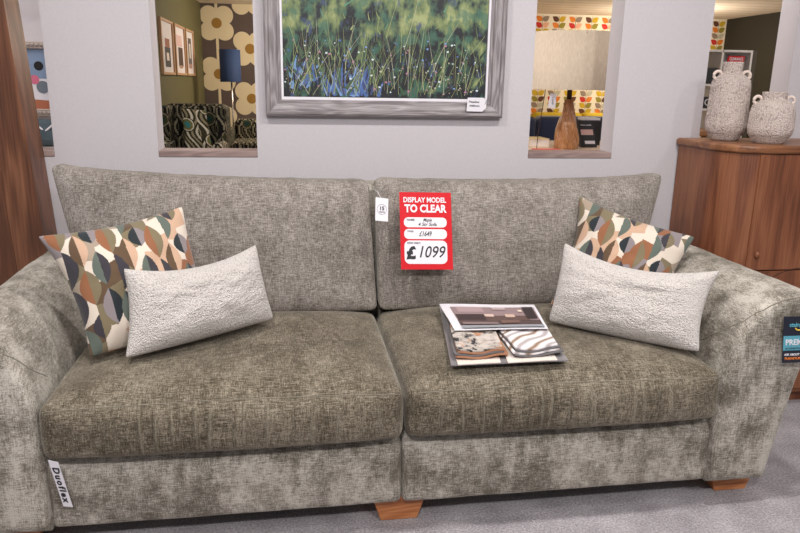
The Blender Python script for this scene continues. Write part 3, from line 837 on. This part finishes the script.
obj('canvas', bm, [plain('oil_paint_%d' % i, c, .45) for i, c in enumerate(pal)] + [k.m], pic)
pt = root('price_tag', (.672, 2.75, 1.148), 'white clipped-corner paper tag hanging on the painting frame', 'tag')
bm = bmesh.new(); ty = WY0 - .0425
slab(bm, [(x, ty, z_) for x, z_ in ((.634, 1.147), (.697, 1.146), (.712, 1.160), (.712, 1.188), (.701, 1.199), (.637, 1.199))], Vector((0, -1, 0)), .0008); obj('card', bm, 'white', pt)
text('lettering', 'Meadow', .012, (.663, ty - .001, 1.183), (1, 0, 0), (0, 0, 1), 'ink', pt)
text('lettering', 'Wildflowers', .011, (.665, ty - .001, 1.168), (1, 0, 0), (0, 0, 1), 'ink', pt, 0, 0, .04)
bm = bmesh.new(); tube(bm, [(.706, ty - .0008, 1.174), (.711, ty - .004, 1.188), (.722, ty + .008, 1.196), (.728, ty + .03, 1.200)], .0008, 5); obj('string', bm, 'greycloth', pt)

# ------------------------------------------------------------------ oak cupboard (left)
cab = root('tall_cupboard', (-1.30, 2.72, 0), 'tall reddish oak cupboard standing beside the sofa arm', 'cupboard')
bm = bx(-1.72, -.902, 2.668, 2.792, 0, 2.1, bev=.003)
for v in bm.verts:
    if v.co.x > -1.2: v.co.x -= .054 * v.co.z
obj('body', bm, 'cab', cab)
bm = bx(-1.70, -1.012, 2.650, 2.6675, .06, 2.08, bev=.001)
for v in bm.verts:
    if v.co.x > -1.2: v.co.x -= .054 * v.co.z
obj('door', bm, 'cab', cab)
bm = bx(-1.0115, -.901, 2.650, 2.6675, 0, 2.1, bev=.001)
for v in bm.verts: v.co.x -= .054 * v.co.z
obj('stile', bm, 'cab', cab)

# ------------------------------------------------------------------ sideboard (right)
sb = root('sideboard', (2.1, 2.56, 0), 'oak sideboard with rounded corner and arched door lines behind the sofa arm', 'sideboard')
def rounded_plan(x0, x1, y0, y1, r, n=14):
    pts = [(x1, y1), (x0, y1)]
    for i in range(n + 1):
        a = PI + PI / 2 * i / n; pts.append((x0 + r + r * math.cos(a), y0 + r + r * math.sin(a)))
    pts.append((x1, y0)); return pts
def prism(bm, pts, z0, z1, bev=0):
    a = [bm.verts.new((x, y, z0)) for x, y in pts]; b = [bm.verts.new((x, y, z1)) for x, y in pts]
    bm.faces.new(a); bm.faces.new(b[::-1]); n = len(pts)
    for i in range(n): bm.faces.new((a[i], a[(i + 1) % n], b[(i + 1) % n], b[i]))
    bmesh.ops.recalc_face_normals(bm, faces=bm.faces)
    if bev:
        es = [e for e in bm.edges if abs(e.verts[0].co.z - e.verts[1].co.z) < 1e-6]
        bmesh.ops.bevel(bm, geom=es, offset=bev, segments=4, affect='EDGES', profile=.5)
SBX0, SBF = 1.548, 2.40
bm = bmesh.new(); prism(bm, rounded_plan(SBX0 - .008, 2.75, SBF - .010, 2.79, .16), 1.020, 1.050, .010); obj('top', bm, 'sidetop', sb)
bm = bmesh.new(); prism(bm, rounded_plan(SBX0 + .004, 2.74, SBF + .012, 2.79, .15), .06, 1.020); obj('body', bm, 'side', sb)
obj('plinth', bx(1.60, 2.72, 2.46, 2.77, 0, .0605), 'side', sb)
bm = bmesh.new()
pts = []
for i in range(15):
    a = PI + R(8) + (PI / 2 - R(8)) * i / 14; pts.append((SBX0 + .16 + .16 * math.cos(a), SBF + .16 + .16 * math.sin(a)))
inner = [(SBX0 + .16 + .146 * math.cos(PI + R(8) + (PI / 2 - R(8)) * i / 14), SBF + .16 + .146 * math.sin(PI + R(8) + (PI / 2 - R(8)) * i / 14)) for i in range(14, -1, -1)]
def strip_prism(outer, inner_, z0, z1):
    bm = bmesh.new(); prism(bm, outer + inner_, z0, z1); return bm
obj('corner_panel', strip_prism(pts, inner, .07, 1.019), 'side', sb, False)
DX = 1.662
for (x0, x1, z0, z1) in ((DX, 2.20, .580, 1.018), (DX, 2.20, .08, .575), (2.204, 2.72, .580, 1.018), (2.204, 2.72, .08, .575)):
    obj('door', bx(x0, x1, SBF - .001, SBF + .012, z0, z1, bev=.0015), 'side', sb)
def arc_ridge(cx, cz, r, a0, a1):
    bm = bmesh.new(); tube(bm, [(cx + r * math.cos(R(a)), SBF - .001, cz + r * math.sin(R(a))) for a in [a0 + (a1 - a0) * i / 30 for i in range(31)]], 0.0014, 6); return bm
obj('arched_line', arc_ridge(1.90, .36, .225, 40, 150), 'groove', sb, True)
bm = bmesh.new(); lathe(bm, [(.002, 0), (.010, .002), (.008, .008), (.002, .010)], (0, 0, 0), 16)
for v in bm.verts: v.co = Vector((v.co.x, -v.co.z, v.co.y * 1.5)) + Vector((1.700, SBF - .001, .640))
bmesh.ops.recalc_face_normals(bm, faces=bm.faces); obj('knob', bm, 'side', sb, True)

# ------------------------------------------------------------------ vases
k = NT('carved_stoneware'); vo = k.n('ShaderNodeTexVoronoi'); vo.inputs['Scale'].default_value = 1; k.l(k.coord((270, 270, 150)), vo.inputs['Vector'])
n2 = k.noise(k.coord(), 26, 3)
df = k.math('MULTIPLY', vo.outputs['Distance'], k.math('ADD', n2, .45))
k.l(k.ramp(df, [(.10, lin((224, 209, 201))), (.50, lin((204, 188, 180))), (.85, lin((166, 150, 143)))]), k.b.inputs['Base Color'])
k.b.inputs['Roughness'].default_value = .9; k.bump(k.math('SUBTRACT', 1, vo.outputs['Distance']), .9, .006); M['stone'] = k.m
M['stonesm'] = plain('smooth_stoneware', (216, 198, 188), .9)
def vase(c, S, H, prof, label, hz, hr, hx):
    rt = root('vase', c, label, 'vase', 'carved stoneware vases')
    bm = bmesh.new()
    def fn(p, a, r, z_):
        d = Vector((math.cos(a), math.sin(a), 0)); s = math.sin(a * 46 + (8 * z_ * 40) % 1) * .0012
        return p + d * s * (1 if r > .01 else 0)
    pr = []
    for (a, b), (c2, d2) in zip(prof, prof[1:]):
        for i in range(6): t = i / 6; pr.append((a + (c2 - a) * t, b + (d2 - b) * t))
    pr.append(prof[-1])
    lathe(bm, pr, c, 184, fn=fn)
    obj('body', bm, 'stone', rt, True)
    for s in (-1, 1):
        bm = bmesh.new(); ax = Vector((math.cos(R(hx)), -math.sin(R(hx)), 0)) * s
        o_ = Vector(c) + ax * hz[0] + Vector((0, 0, hz[1]))
        tube(bm, [o_ + ax * hr * math.cos(a) + Vector((0, 0, hr * math.sin(a))) for a in [2 * PI * i / 28 for i in range(28)]], hr * .40, 10, True)
        obj('handle', bm, 'stonesm', rt, True)
vase((1.668, 2.660, 1.050), 1, .295, [(.001, 0), (.046, 0), (.052, .004), (.073, .040), (.077, .058), (.075, .13), (.072, .215), (.068, .232), (.050, .248), (.037, .254), (.034, .262), (.036, .300), (.031, .301), (.028, .27), (.001, .262)],
     'tall pale carved vase with two ring handles, nearer the wall opening', (.054, .250), .0150, 12)
vase((1.764, 2.520, 1.050), 1, .19, [(.001, 0), (.050, 0), (.056, .005), (.076, .036), (.080, .055), (.078, .11), (.072, .140), (.056, .156), (.043, .162), (.041, .168), (.043, .190), (.037, .191), (.034, .176), (.001, .170)],
     'squat pale carved vase with two ring handles, the shorter one on the sideboard', (.060, .160), .0140, 12)

# ------------------------------------------------------------------ table lamp behind the middle opening
M['tablew'] = plain('pale_table', (214, 190, 168), .5)
tb = root('console_table', (1.6, 3.5, 0), 'pale console table behind the wall carrying the wooden lamp', 'table')
TZ = .945
obj('tabletop', bx(.85, 2.2, 3.12, 3.95, TZ - .03, TZ, bev=.003), 'tablew', tb)
for x in (.88, 2.13):
    for y in (3.15, 3.88): obj('leg', bx(x, x + .04, y, y + .04, 0, TZ - .03), 'tablew', tb)
lx, ly = 1.300, 3.42
lp = root('table_lamp', (lx, ly, TZ), 'table lamp with carved wooden bottle base and big taupe drum shade', 'lamp')
bm = bmesh.new()
def tw(p, a, r, z_):
    k2 = .0035 * math.cos(5 * (a + z_ * 9)) * min(1, r / .02); return p + Vector((math.cos(a), math.sin(a), 0)) * k2
bp = [(.001, 0), (.056, 0), (.060, .01), (.060, .05), (.054, .09), (.044, .13), (.032, .17), (.024, .20), (.020, .222), (.019, .24), (.001, .242)]
pr = []
for (a, b), (c2, d2) in zip(bp, bp[1:]):
    for i in range(5): t = i / 5; pr.append((a + (c2 - a) * t, b + (d2 - b) * t))
pr.append(bp[-1]); lathe(bm, pr, (lx, ly, TZ), 60, fn=tw); obj('base', bm, 'lampwood', lp, True)
bm = bmesh.new(); lathe(bm, [(.012, .24), (.012, .33)], (lx, ly, TZ), 16); obj('stem', bm, 'groove', lp, True)
k = NT('taupe_linen'); nz = k.noise(k.coord((300, 300, 40)), 1, 3)
k.l(k.ramp(nz, [(.3, lin((186, 170, 150))), (.7, lin((206, 190, 170)))]), k.b.inputs['Base Color']); k.b.inputs['Roughness'].default_value = .85
k.b.inputs['Transmission Weight'].default_value = 0; M['shade'] = k.m
bm = bmesh.new(); lathe(bm, [(.245, .287), (.235, .548), (.232, .548), (.242, .287)], (lx, ly, TZ), 72, caps=False)
bm.faces.ensure_lookup_table(); obj('lamp_shade', bm, 'shade', lp, True)
bm = bmesh.new()
for a in (0, 2 * PI / 3, 4 * PI / 3): tube(bm, [(lx, ly, TZ + .32), (lx + .237 * math.cos(a + .4), ly + .237 * math.sin(a + .4), TZ + .54)], .002, 5)
obj('shade_carrier', bm, 'chrome', lp)
bm = bmesh.new(); tube(bm, [(1.135, 3.30, 1.235), (1.120, 3.29, 1.12), (1.105, 3.28, 1.02), (1.100, 3.27, TZ + .003)], .0018, 5); obj('cord', bm, 'groove', lp)
pt2 = root('price_tag', (1.165, 3.27, 1.15), 'white paper tag hanging from the big taupe lampshade', 'tag')
bm = bmesh.new(); slab(bm, [(1.140, 3.27, 1.150), (1.178, 3.27, 1.146), (1.180, 3.27, 1.212), (1.150, 3.27, 1.214)], Vector((0, -1, 0)), .0008); obj('card', bm, 'white', pt2)
text('lettering', 'LAMP', .014, (1.162, 3.2685, 1.18), (0, 0, -1), (1, 0, 0), 'greyink', pt2)

def book(x0, x1, y0, y1, z0, z1, c, label, group=None):
    rt = root('book', ((x0 + x1) / 2, (y0 + y1) / 2, z0), label, 'book', group)
    obj('pages', bx(x0 + .003, x1 - .003, y0 + .003, y1 - .003, z0 + .003, z1 - .003), 'cream', rt)
    bm = bmesh.new(); box(bm, x0, x1, y0, y1, z0, z0 + .0028); box(bm, x0, x1, y0, y1, z1 - .0028, z1); box(bm, x0, x0 + .0028, y0, y1, z0 + .0028, z1 - .0028)
    obj('cover', bm, plain('cover', c, .5), rt)
book(1.135, 1.245, 3.50, 3.66, TZ + .0005, TZ + .042, (214, 190, 142), 'thick cream and tan book on the console beside the lamp base')
book(1.07, 1.19, 3.13, 3.25, TZ + .0005, TZ + .016, (196, 60, 54), 'thin red book lying flat on the console in front of the tan book')
# leaflet holder
lf = root('leaflet_stand', (1.455, 3.5, TZ), 'black leaflet with a photo strip leaning in a stand beside the lamp', 'leaflet')
LO, LR, LU, LN = card_frame((1.440, 3.50, 1.014), (1, .10, 0), (-.16, .22, 1))
bm = bmesh.new(); slab(bm, [LO + LR * x + LU * y for x, y in ((-.042, -.068), (.042, -.068), (.042, .066), (-.042, .066))], LN, .004); obj('leaflet', bm, 'black', lf)
bm = bmesh.new(); slab(bm, [LO + LR * x + LU * y + LN * .0006 for x, y in ((-.034, -.006), (.034, -.006), (.034, .022), (-.034, .022))], LN, .0005); obj('photo_strip', bm, plain('strip', (196, 160, 156), .4), lf)
bm = bmesh.new(); slab(bm, [LO + LR * x + LU * y + LN * .0006 for x, y in ((-.020, -.052), (.036, -.052), (.036, -.036), (-.020, -.036))], LN, .0005); obj('caption_strip', bm, 'white', lf)
text('lettering', 'finance available', .010, LO + LU * .045 + LN * .001, LR, LU, 'white', lf, 0, 0, .060)
obj('foot_block', bx(1.42, 1.50, 3.505, 3.56, TZ, TZ + .012), 'black', lf)
tag(obj('storage_box', bx(1.475, 1.565, 3.62, 3.74, TZ + .0005, 1.075, bev=.004), 'black'), 'small black box behind the leaning leaflet on the console', 'box')
tag(obj('brochure', bx(1.470, 1.560, 3.63, 3.72, 1.076, 1.088), 'white'), 'white brochure lying on the small black box', 'brochure')

# navy sofa and mustard sofa farther back
M['navy'] = plain('navy_velvet', (30, 42, 76), .7, sheen=.5); M['mustard'] = plain('mustard_fabric', (196, 166, 30), .8)
def simple_sofa(name, x0, x1, y, d, H, mat, label, seatH=.45, armH=.62):
    rt = root(name, ((x0 + x1) / 2, y + d / 2, 0), label, 'sofa')
    obj('seat_base', rbox(x0 + .14, x1 - .14, y + .04, y + d - .12, .10, seatH - .12, .02, 6, 6, 4), mat, rt, True)
    m = (x0 + x1) / 2
    for a, b in ((x0 + .15, m - .003), (m + .003, x1 - .15)):
        obj('seat_cushion', rbox(a, b, y, y + d - .3, seatH - .12, seatH, .03, 8, 8, 4), mat, rt, True)
        obj('back_cushion', rbox(a, b, y + d - .32, y + d - .14, seatH, H, .05, 8, 4, 8, lambda p, q: p + Vector((0, -.03 * (1 - q.x ** 2) * (1 - q.z ** 2) if q.y < 0 else 0, 0))), mat, rt, True)
    for a, b in ((x0, x0 + .14), (x1 - .14, x1)): obj('arm', rbox(a, b, y + .02, y + d, .10, armH, .04, 4, 8, 6), mat, rt, True)
    obj('back_frame', rbox(x0 + .14, x1 - .14, y + d - .13, y + d, .10, H - .04, .03, 8, 4, 8), mat, rt, True)
    for a in (x0 + .04, x1 - .10):
        for b in (y + .06, y + d - .12): obj('leg', bx(a, a + .06, b, b + .06, 0, .10), 'groove', rt)
    return rt
simple_sofa('sofa', .90, 2.75, 4.8, .95, 1.015, 'navy', 'navy velvet sofa seen through the opening behind the table lamp', .5, .80)
simple_sofa('sofa', 2.9, 4.55, 8.6, .95, .90, 'mustard', 'mustard yellow sofa below the leaf print wallpaper')

# ------------------------------------------------------------------ shelf unit by the far right wall
M['browndark'] = plain('dark_brown_laminate', (74, 66, 54), .6)
su = root('display_shelf', (4.02, 6.65, 0), 'white open display shelf unit with a dark side near the dark wall', 'shelf')
X0, X1, XM, Y0, Y1, ZT = 3.60, 4.26, 3.955, 6.5, 6.9, 1.605
obj('side_panel', bx(X0, X0 + .02, Y0, Y1, 0, ZT), 'white_sh', su); obj('side_panel', bx(X1 - .02, X1, Y0, Y1, 0, ZT), 'white_sh', su); obj('outer_panel', bx(X1 + .0005, X1 + .045, Y0 + .002, Y1, 0, ZT), 'browndark', su)
obj('divider', bx(XM - .01, XM + .01, Y0, Y1, .02, ZT - .02), 'white_sh', su)
for z_ in (0.0, .70, 1.04, 1.27, ZT - .02):
    obj('shelf', bx(X0 + .02, XM - .01, Y0, Y1, z_, z_ + .02), 'white_sh', su); obj('shelf', bx(XM + .01, X1 - .02, Y0, Y1, z_, z_ + .02), 'white_sh', su)
obj('back_panel', bx(XM + .01, X1 - .02, Y1 - .02, Y1, .02, ZT - .02), 'white_sh', su)
cs = root('clearance_sign', (4.09, 6.45, 1.49), 'small red clearance sign propped in the white shelf unit', 'sign')
bm = bmesh.new(); slab(bm, [(4.00, 6.49, 1.495), (4.168, 6.49, 1.495), (4.178, 6.49, 1.55), (4.01, 6.49, 1.55)], Vector((0, -1, 0)), .008); obj('card', bm, 'red', cs)
text('lettering', 'CLEARANCE', .036, (4.089, 6.489, 1.522), (1, 0, 0), (0, 0, 1), 'white', cs, .0012, 0, .14)
bm = bmesh.new(); box(bm, 4.03, 4.15, 6.494, 6.53, 1.2905, 1.494); obj('stand', bm, 'white_sh', cs)
tag(obj('storage_box', bx(3.70, 3.93, 6.52, 6.8, 1.2905, 1.44, bev=.004), 'black'), 'black box on the shelf just below the leaf print strip', 'box')
tag(obj('storage_box', bx(3.72, 3.88, 6.52, 6.8, .7205, .86, bev=.004), 'cream'), 'cream box on the lower shelf beside the tall vase', 'box')
b_ = root('letter_block', (3.86, 6.6, 1.0605), 'black block with a white letter on the middle shelf', 'ornament')
obj('block', bx(3.80, 3.93, 6.52, 6.6, 1.0605, 1.17, bev=.003), 'black', b_)
text('lettering', 'C', .09, (3.865, 6.518, 1.115), (1, 0, 0), (0, 0, 1), 'white', b_)
bn = root('bench', (3.75, 5.9, 0), 'pale wooden bench beyond the opening next to the tall vase', 'bench')
obj('seat', bx(3.20, 3.70, 5.8, 6.2, .85, .89, bev=.004), 'lampwood', bn)
for x in (3.22, 3.64):
    for y in (5.82, 6.14): obj('leg', bx(x, x + .04, y, y + .04, 0, .85), 'lampwood', bn)

# ------------------------------------------------------------------ left back room: prints, floor lamp, armchair, sofa
M['thinframe'] = plain('light_oak_frame', (190, 150, 116), .5)
art = [((7.05, 7.70), [((150, 84, 60), .35, .42, .72, .66), ((40, 36, 44), .30, .14, .75, .50), ((228, 214, 208), .42, .26, .62, .40)], 'framed print with a rust shape over black'),
       ((7.80, 8.44), [((214, 182, 180), .22, .58, .74, .80), ((74, 54, 46), .34, .18, .78, .56), ((176, 140, 116), .40, .14, .72, .20)], 'framed print with a pink half disc over brown blocks'),
       ((8.52, 9.10), [((92, 88, 94), .32, .24, .74, .82), ((214, 204, 196), .44, .38, .62, .70), ((168, 130, 120), .32, .16, .74, .26)], 'framed print with a tall grey figure')]
for (y0, y1), shapes, lab in art:
    z0, z1, x = 1.29, 1.80, -1.30
    rt = root('framed_print', (x, (y0 + y1) / 2, z0), lab + ' on the olive wall', 'picture', 'framed prints on the olive wall')
    bm = bmesh.new(); t = .022
    box(bm, x + .001, x + .025, y0, y1, z0, z0 + t); box(bm, x + .001, x + .025, y0, y1, z1 - t, z1)
    box(bm, x + .001, x + .025, y0, y0 + t * 1.6, z0 + t, z1 - t); box(bm, x + .001, x + .025, y1 - t * 1.6, y1, z0 + t, z1 - t); obj('frame', bm, 'thinframe', rt)
    bm = bmesh.new(); box(bm, x + .001, x + .010, y0 + t, y1 - t, z0 + t, z1 - t, 0); mats = ['white']
    for i, (c, u0, v0, u1, v1) in enumerate(shapes):
        mats.append(plain('print_shape', c, .6)); d = x + .011 + .0006 * i
        quad(bm, [(d, y0 + (y1 - y0) * u0, z0 + (z1 - z0) * v0), (d, y0 + (y1 - y0) * u1, z0 + (z1 - z0) * v0), (d, y0 + (y1 - y0) * u1, z0 + (z1 - z0) * v1), (d, y0 + (y1 - y0) * u0, z0 + (z1 - z0) * v1)], i + 1)
    obj('print', bm, mats, rt)

M['navyshade'] = plain('navy_lampshade', (28, 52, 92), .8)
fl_ = root('floor_lamp', (-.853, 9.0, 0), 'floor lamp with navy drum shade on a slim chrome pole', 'lamp')
bm = bmesh.new(); lathe(bm, [(.124, 1.225), (.124, 1.60), (.121, 1.60), (.121, 1.225)], (-.853, 9.0, 0), 40, caps=False); obj('lamp_shade', bm, 'navyshade', fl_, True)
bm = bmesh.new(); lathe(bm, [(.010, .02), (.010, 1.45)], (-.845, 9.0, 0), 12); obj('pole', bm, 'chrome', fl_, True)
bm = bmesh.new(); lathe(bm, [(.14, 0), (.14, .015), (.02, .025)], (-.845, 9.0, 0), 32); obj('base', bm, 'chrome', fl_)

def ogee(kind):
    A, Bc, W, T, G = ((30, 30, 28), (214, 206, 190), (120, 116, 66), (70, 138, 142), (150, 140, 116)) if kind == 1 else ((24, 24, 24), (150, 142, 122), (66, 66, 44), (36, 66, 62), (96, 90, 74))
    if kind == 3: A, Bc, W, T, G = (62, 58, 44), (222, 216, 200), (124, 118, 72), (76, 142, 146), (158, 148, 122)
    def f(u, v):
        P_, H_ = .19, .30
        c = math.floor(u / P_); s = (u / P_ - c - .5); vv = v / H_ + (.5 if c % 2 else 0); r = math.floor(vv); t = vv - r - .5
        d = math.hypot(s * 1.0, t * 1.6)
        if d < .16: return T
        if d < .27: return W
        if d < .32: return Bc
        if d < .37: return A
        e = (s + .5 + .18 * math.sin(vv * 2 * PI)) * 9
        return (A, Bc, A, G)[int(e) % 4]
    return f
M['ogee'] = attr_mat('retro_print', .8)
og = ogee(1); og2 = ogee(2)
def uvp(p, n):
    if abs(n.x) > .7: return p.y, p.z
    if abs(n.z) > .7: return p.x, p.y
    return p.x, p.z
def printed_part(name, bm, parent, fn):
    o = obj(name, bm, 'ogee', parent, True); paint(o, lambda p, n: fn(*uvp(p, n))); return o
DXA = .02; DY = -1.5
ac = root('armchair', (-.95, 6.7, 0), 'wing armchair in black, white and teal retro print beneath the framed prints', 'armchair')
printed_part('back', rbox(-1.27 + DXA, -.72 + DXA, 8.30 + DY, 8.55 + DY, .40, 1.03, .05, 50, 8, 60), ac, og2)
printed_part('seat', rbox(-1.18 + DXA, -.80 + DXA, 7.70 + DY, 8.30 + DY, .22, .60, .04, 36, 40, 24), ac, og)
for a, b in ((-1.28 + DXA, -1.18 + DXA), (-.80 + DXA, -.70 + DXA)):
    printed_part('arm', rbox(a, b, 7.72 + DY, 8.30 + DY, .15, .72, .04, 10, 40, 36), ac, og)
printed_part('wing', rbox(-.80 + DXA, -.70 + DXA, 8.08 + DY, 8.52 + DY, .66, 1.02, .04, 10, 30, 30), ac, og2)
printed_part('wing', rbox(-1.28 + DXA, -1.19 + DXA, 8.08 + DY, 8.52 + DY, .66, 1.02, .04, 10, 30, 30), ac, og2)
for x in (-1.24 + DXA, -.76 + DXA):
    for y in (7.76 + DY, 8.45 + DY): obj('leg', bx(x - .02, x + .02, y, y + .04, 0, .16), 'groove', ac)
o, rim, fr = pillow('scatter_cushion', (-1.075, 6.66, 1.00), (-.86, 6.64, .985), (-.79, 6.44, .64), (-1.03, 6.46, .64), .12, .04, 'ogee', None, 70, 2)
paint(o, lambda p, n: ogee(3)(p.x * 1.0 + .25 * p.z + 2.03, p.z * 1.1 + .1)); tag(o, 'olive and teal retro print cushion resting in the wing armchair', 'cushion')
sf = root('sofa', (.1, 8.6, 0), 'dark retro print sofa beneath the floor lamp and flower wallpaper', 'sofa')
printed_part('back_cushion', rbox(-.80, 1.2, 8.75, 8.95, .40, .80, .04, 120, 6, 40), sf, og2)
printed_part('seat_cushion', rbox(-.80, 1.2, 8.10, 8.75, .25, .58, .04, 120, 30, 24), sf, og2)
printed_part('arm', rbox(-.84, -.805, 8.05, 8.95, .10, .72, .015, 4, 60, 50), sf, og2)
printed_part('arm', rbox(1.205, 1.35, 8.05, 8.95, .10, .72, .04, 4, 60, 50), sf, og2)
for x in (-.82, 1.26):
    for y in (8.1, 8.85): obj('leg', bx(x, x + .04, y, y + .04, 0, .11), 'groove', sf)

# ornate picture and dark cushion seen through the narrow gap by the cupboard
op = root('framed_picture', (-1.42, 3.79, 1.06), 'picture of blue and pink shapes in an ornate silver frame beyond the narrow gap', 'picture')
M['ornate'] = plain('silver_moulding', (178, 166, 158), .35, .3)
bm = bmesh.new(); fx0, fx1, fz0, fz1 = -1.72, -1.20, 1.06, 1.415
for a in ((fx0, fx1, fz0, fz0 + .035), (fx0, fx1, fz1 - .035, fz1), (fx0, fx0 + .035, fz0 + .035, fz1 - .035), (fx1 - .035, fx1, fz0 + .035, fz1 - .035)): box(bm, a[0], a[1], 3.772, 3.799, a[2], a[3], bev=.004)
x = fx0 + .01
while x < fx1:
    for z_ in (fz0 + .017, fz1 - .017):
        r_ = bmesh.ops.create_icosphere(bm, subdivisions=1, radius=.009); 
        for v in r_['verts']: v.co += Vector((x, 3.770, z_))
    x += .021
obj('frame', bm, 'ornate', op)
bm = bmesh.new(); box(bm, fx0 + .035, fx1 - .035, 3.785, 3.798, fz0 + .035, fz1 - .035, 0)
for i, pts_ in enumerate(([(-1.44, 1.24), (-1.235, 1.24), (-1.235, 1.38), (-1.44, 1.38)], circ(-1.275, 1.30, .022), circ(-1.265, 1.20, .03), circ(-1.30, 1.235, .022), [(-1.44, 1.095), (-1.235, 1.095), (-1.235, 1.135), (-1.44, 1.15)])):
    f_ = bm.faces.new([bm.verts.new((x, 3.7845 - .0005 * i, z_)) for x, z_ in pts_]); f_.material_index = i + 1
    f_.normal_update()
    if f_.normal.y > 0: f_.normal_flip()
obj('print', bm, ['white', plain('blue_p', (124, 144, 172), .5), 'black', plain('slate_p', (108, 118, 128), .5), plain('pink_p', (206, 108, 136), .5), plain('terracotta_p', (172, 104, 76), .5)], op)
ct = root('side_cabinet', (-1.4, 3.5, 0), 'white low cabinet below the ornate framed picture', 'cabinet')
obj('body', bx(-1.75, -1.02, 3.35, 3.78, .04, .905, bev=.004), 'white_sh', ct); obj('top', bx(-1.76, -1.01, 3.34, 3.79, .9055, .93, bev=.004), 'cream', ct)
M['tealc'] = plain('slate_teal_fabric', (62, 76, 84), .8)
o, rim, fr = pillow('scatter_cushion', (-1.36, 3.62, 1.055), (-1.10, 3.64, 1.05), (-1.09, 3.55, .934), (-1.37, 3.53, .934), .08, .03, 'tealc', None, 30, 4)
tag(o, 'slate cushion with a white zigzag standing on the white low cabinet', 'cushion')
bm = bmesh.new(); pts_ = [Vector((-1.27, 3.555, 1.0)), Vector((-1.235, 3.553, 1.03)), Vector((-1.20, 3.552, 1.0)), Vector((-1.165, 3.552, 1.03)), Vector((-1.13, 3.56, 1.0))]
tube(bm, pts_, .006, 6); obj('zigzag_braid', bm, 'white', o)

# ------------------------------------------------------------------ light
def area(name, loc, size, power, col=(1, 1, 1), rot=(0, 0, 0), sy=None):
    l = bpy.data.lights.new(name, 'AREA'); l.energy = power; l.color = col; l.size = size
    if sy: l.shape = 'RECTANGLE'; l.size_y = sy
    o = bpy.data.objects.new(name, l); C.objects.link(o); o.location = loc; o.rotation_euler = rot
    return o
area('ceiling_spot_light', (-.5, 1.42, 2.55), .12, 25, (1, .98, .95))
area('ceiling_spot_light', (1.0, 1.45, 2.55), .12, 27, (1, .98, .95))
area('ceiling_spot_light', (2.5, .7, 2.5), .14, 11, (1, .97, .94), (0, R(20), 0))
area('ceiling_spot_light', (-.3, -.8, 2.55), .16, 34, (1, .985, .97), (R(30), 0, 0))
area('ceiling_spot_light', (1.2, -.8, 2.55), .16, 30, (1, .985, .97), (R(30), 0, 0))
area('front_fill_panel', (.3, -.3, 2.55), 1.6, 12, (1, .985, .97), sy=.8)  # soft fill added under the ceiling, no fixture known there
area('front_fill_panel', (-1.9, .4, 2.55), .9, 8, (1, .985, .97), sy=.9)  # second soft fill, added towards the left
def fill_point(loc, power, col):  # added fill light without a lamp, kept out of the camera's view
    l = bpy.data.lights.new('back_room_fill_point', 'POINT'); l.energy = power; l.color = col; l.shadow_soft_size = .08
    o = bpy.data.objects.new('back_room_fill_point', l); C.objects.link(o); o.location = loc
fill_point((.15, 8.5, 1.85), 58, (1, .88, .72))
fill_point((4.6, 8.9, 1.85), 60, (1, .88, .72))
fill_point((4.4, 4.3, 1.6), 24, (1, .94, .88))  # added to brighten the shelf unit's cells
area('back_room_fill_area', (5.0, 5.4, 2.15), .8, 16, (1, .94, .86))  # fill added to brighten the shelf unit, no fixture there
fill_point((.30, 3.30, 1.55), 7, (1, .96, .92))  # added to brighten the reveals and the lampshade's left side
fill_point((1.72, 3.12, 1.7), 2.5, (1, .96, .94))
area('back_room_fill_area', (.3, 3.25, 2.17), .5, 9, (1, .95, .90))  # fill added to brighten the lampshade and reveals, no fixture there
area('back_room_fill_area', (2.4, 3.3, 2.17), .4, 6, (1, .96, .92))
area('back_room_fill_area', (-.9, 5.6, 2.17), .4, 8, (1, .95, .88))
area('back_room_fill_area', (-1.6, 3.3, 2.17), .4, 8, (1, .96, .94))
wd = bpy.data.worlds.new('world'); bpy.context.scene.world = wd; wd.use_nodes = True
wd.node_tree.nodes['Background'].inputs['Color'].default_value = (.98, .97, 1, 1); wd.node_tree.nodes['Background'].inputs['Strength'].default_value = .30

# ------------------------------------------------------------------ camera
th, p, ro = R(7.9), R(14.6), R(1.0)
f = Vector((math.sin(th) * math.cos(p), math.cos(th) * math.cos(p), -math.sin(p)))
r0 = Vector((math.cos(th), -math.sin(th), 0)); u0 = r0.cross(f)
r = math.cos(ro) * r0 + math.sin(ro) * u0; u = math.cos(ro) * u0 - math.sin(ro) * r0
cam = bpy.data.cameras.new('camera'); co = bpy.data.objects.new('camera', cam); C.objects.link(co)
cam.sensor_width = 36; cam.lens = 705 / 800 * 36; cam.clip_start = .02; cam.clip_end = 60
m = Matrix((r, u, -f)).transposed().to_4x4(); m.translation = (0, 0, 1.25); co.matrix_world = m
sc = bpy.context.scene; sc.camera = co
sc.view_settings.view_transform = 'Standard'; sc.view_settings.look = 'None'; sc.view_settings.gamma = 1; sc.view_settings.use_curve_mapping = False
sc.view_settings.exposure = -0.04
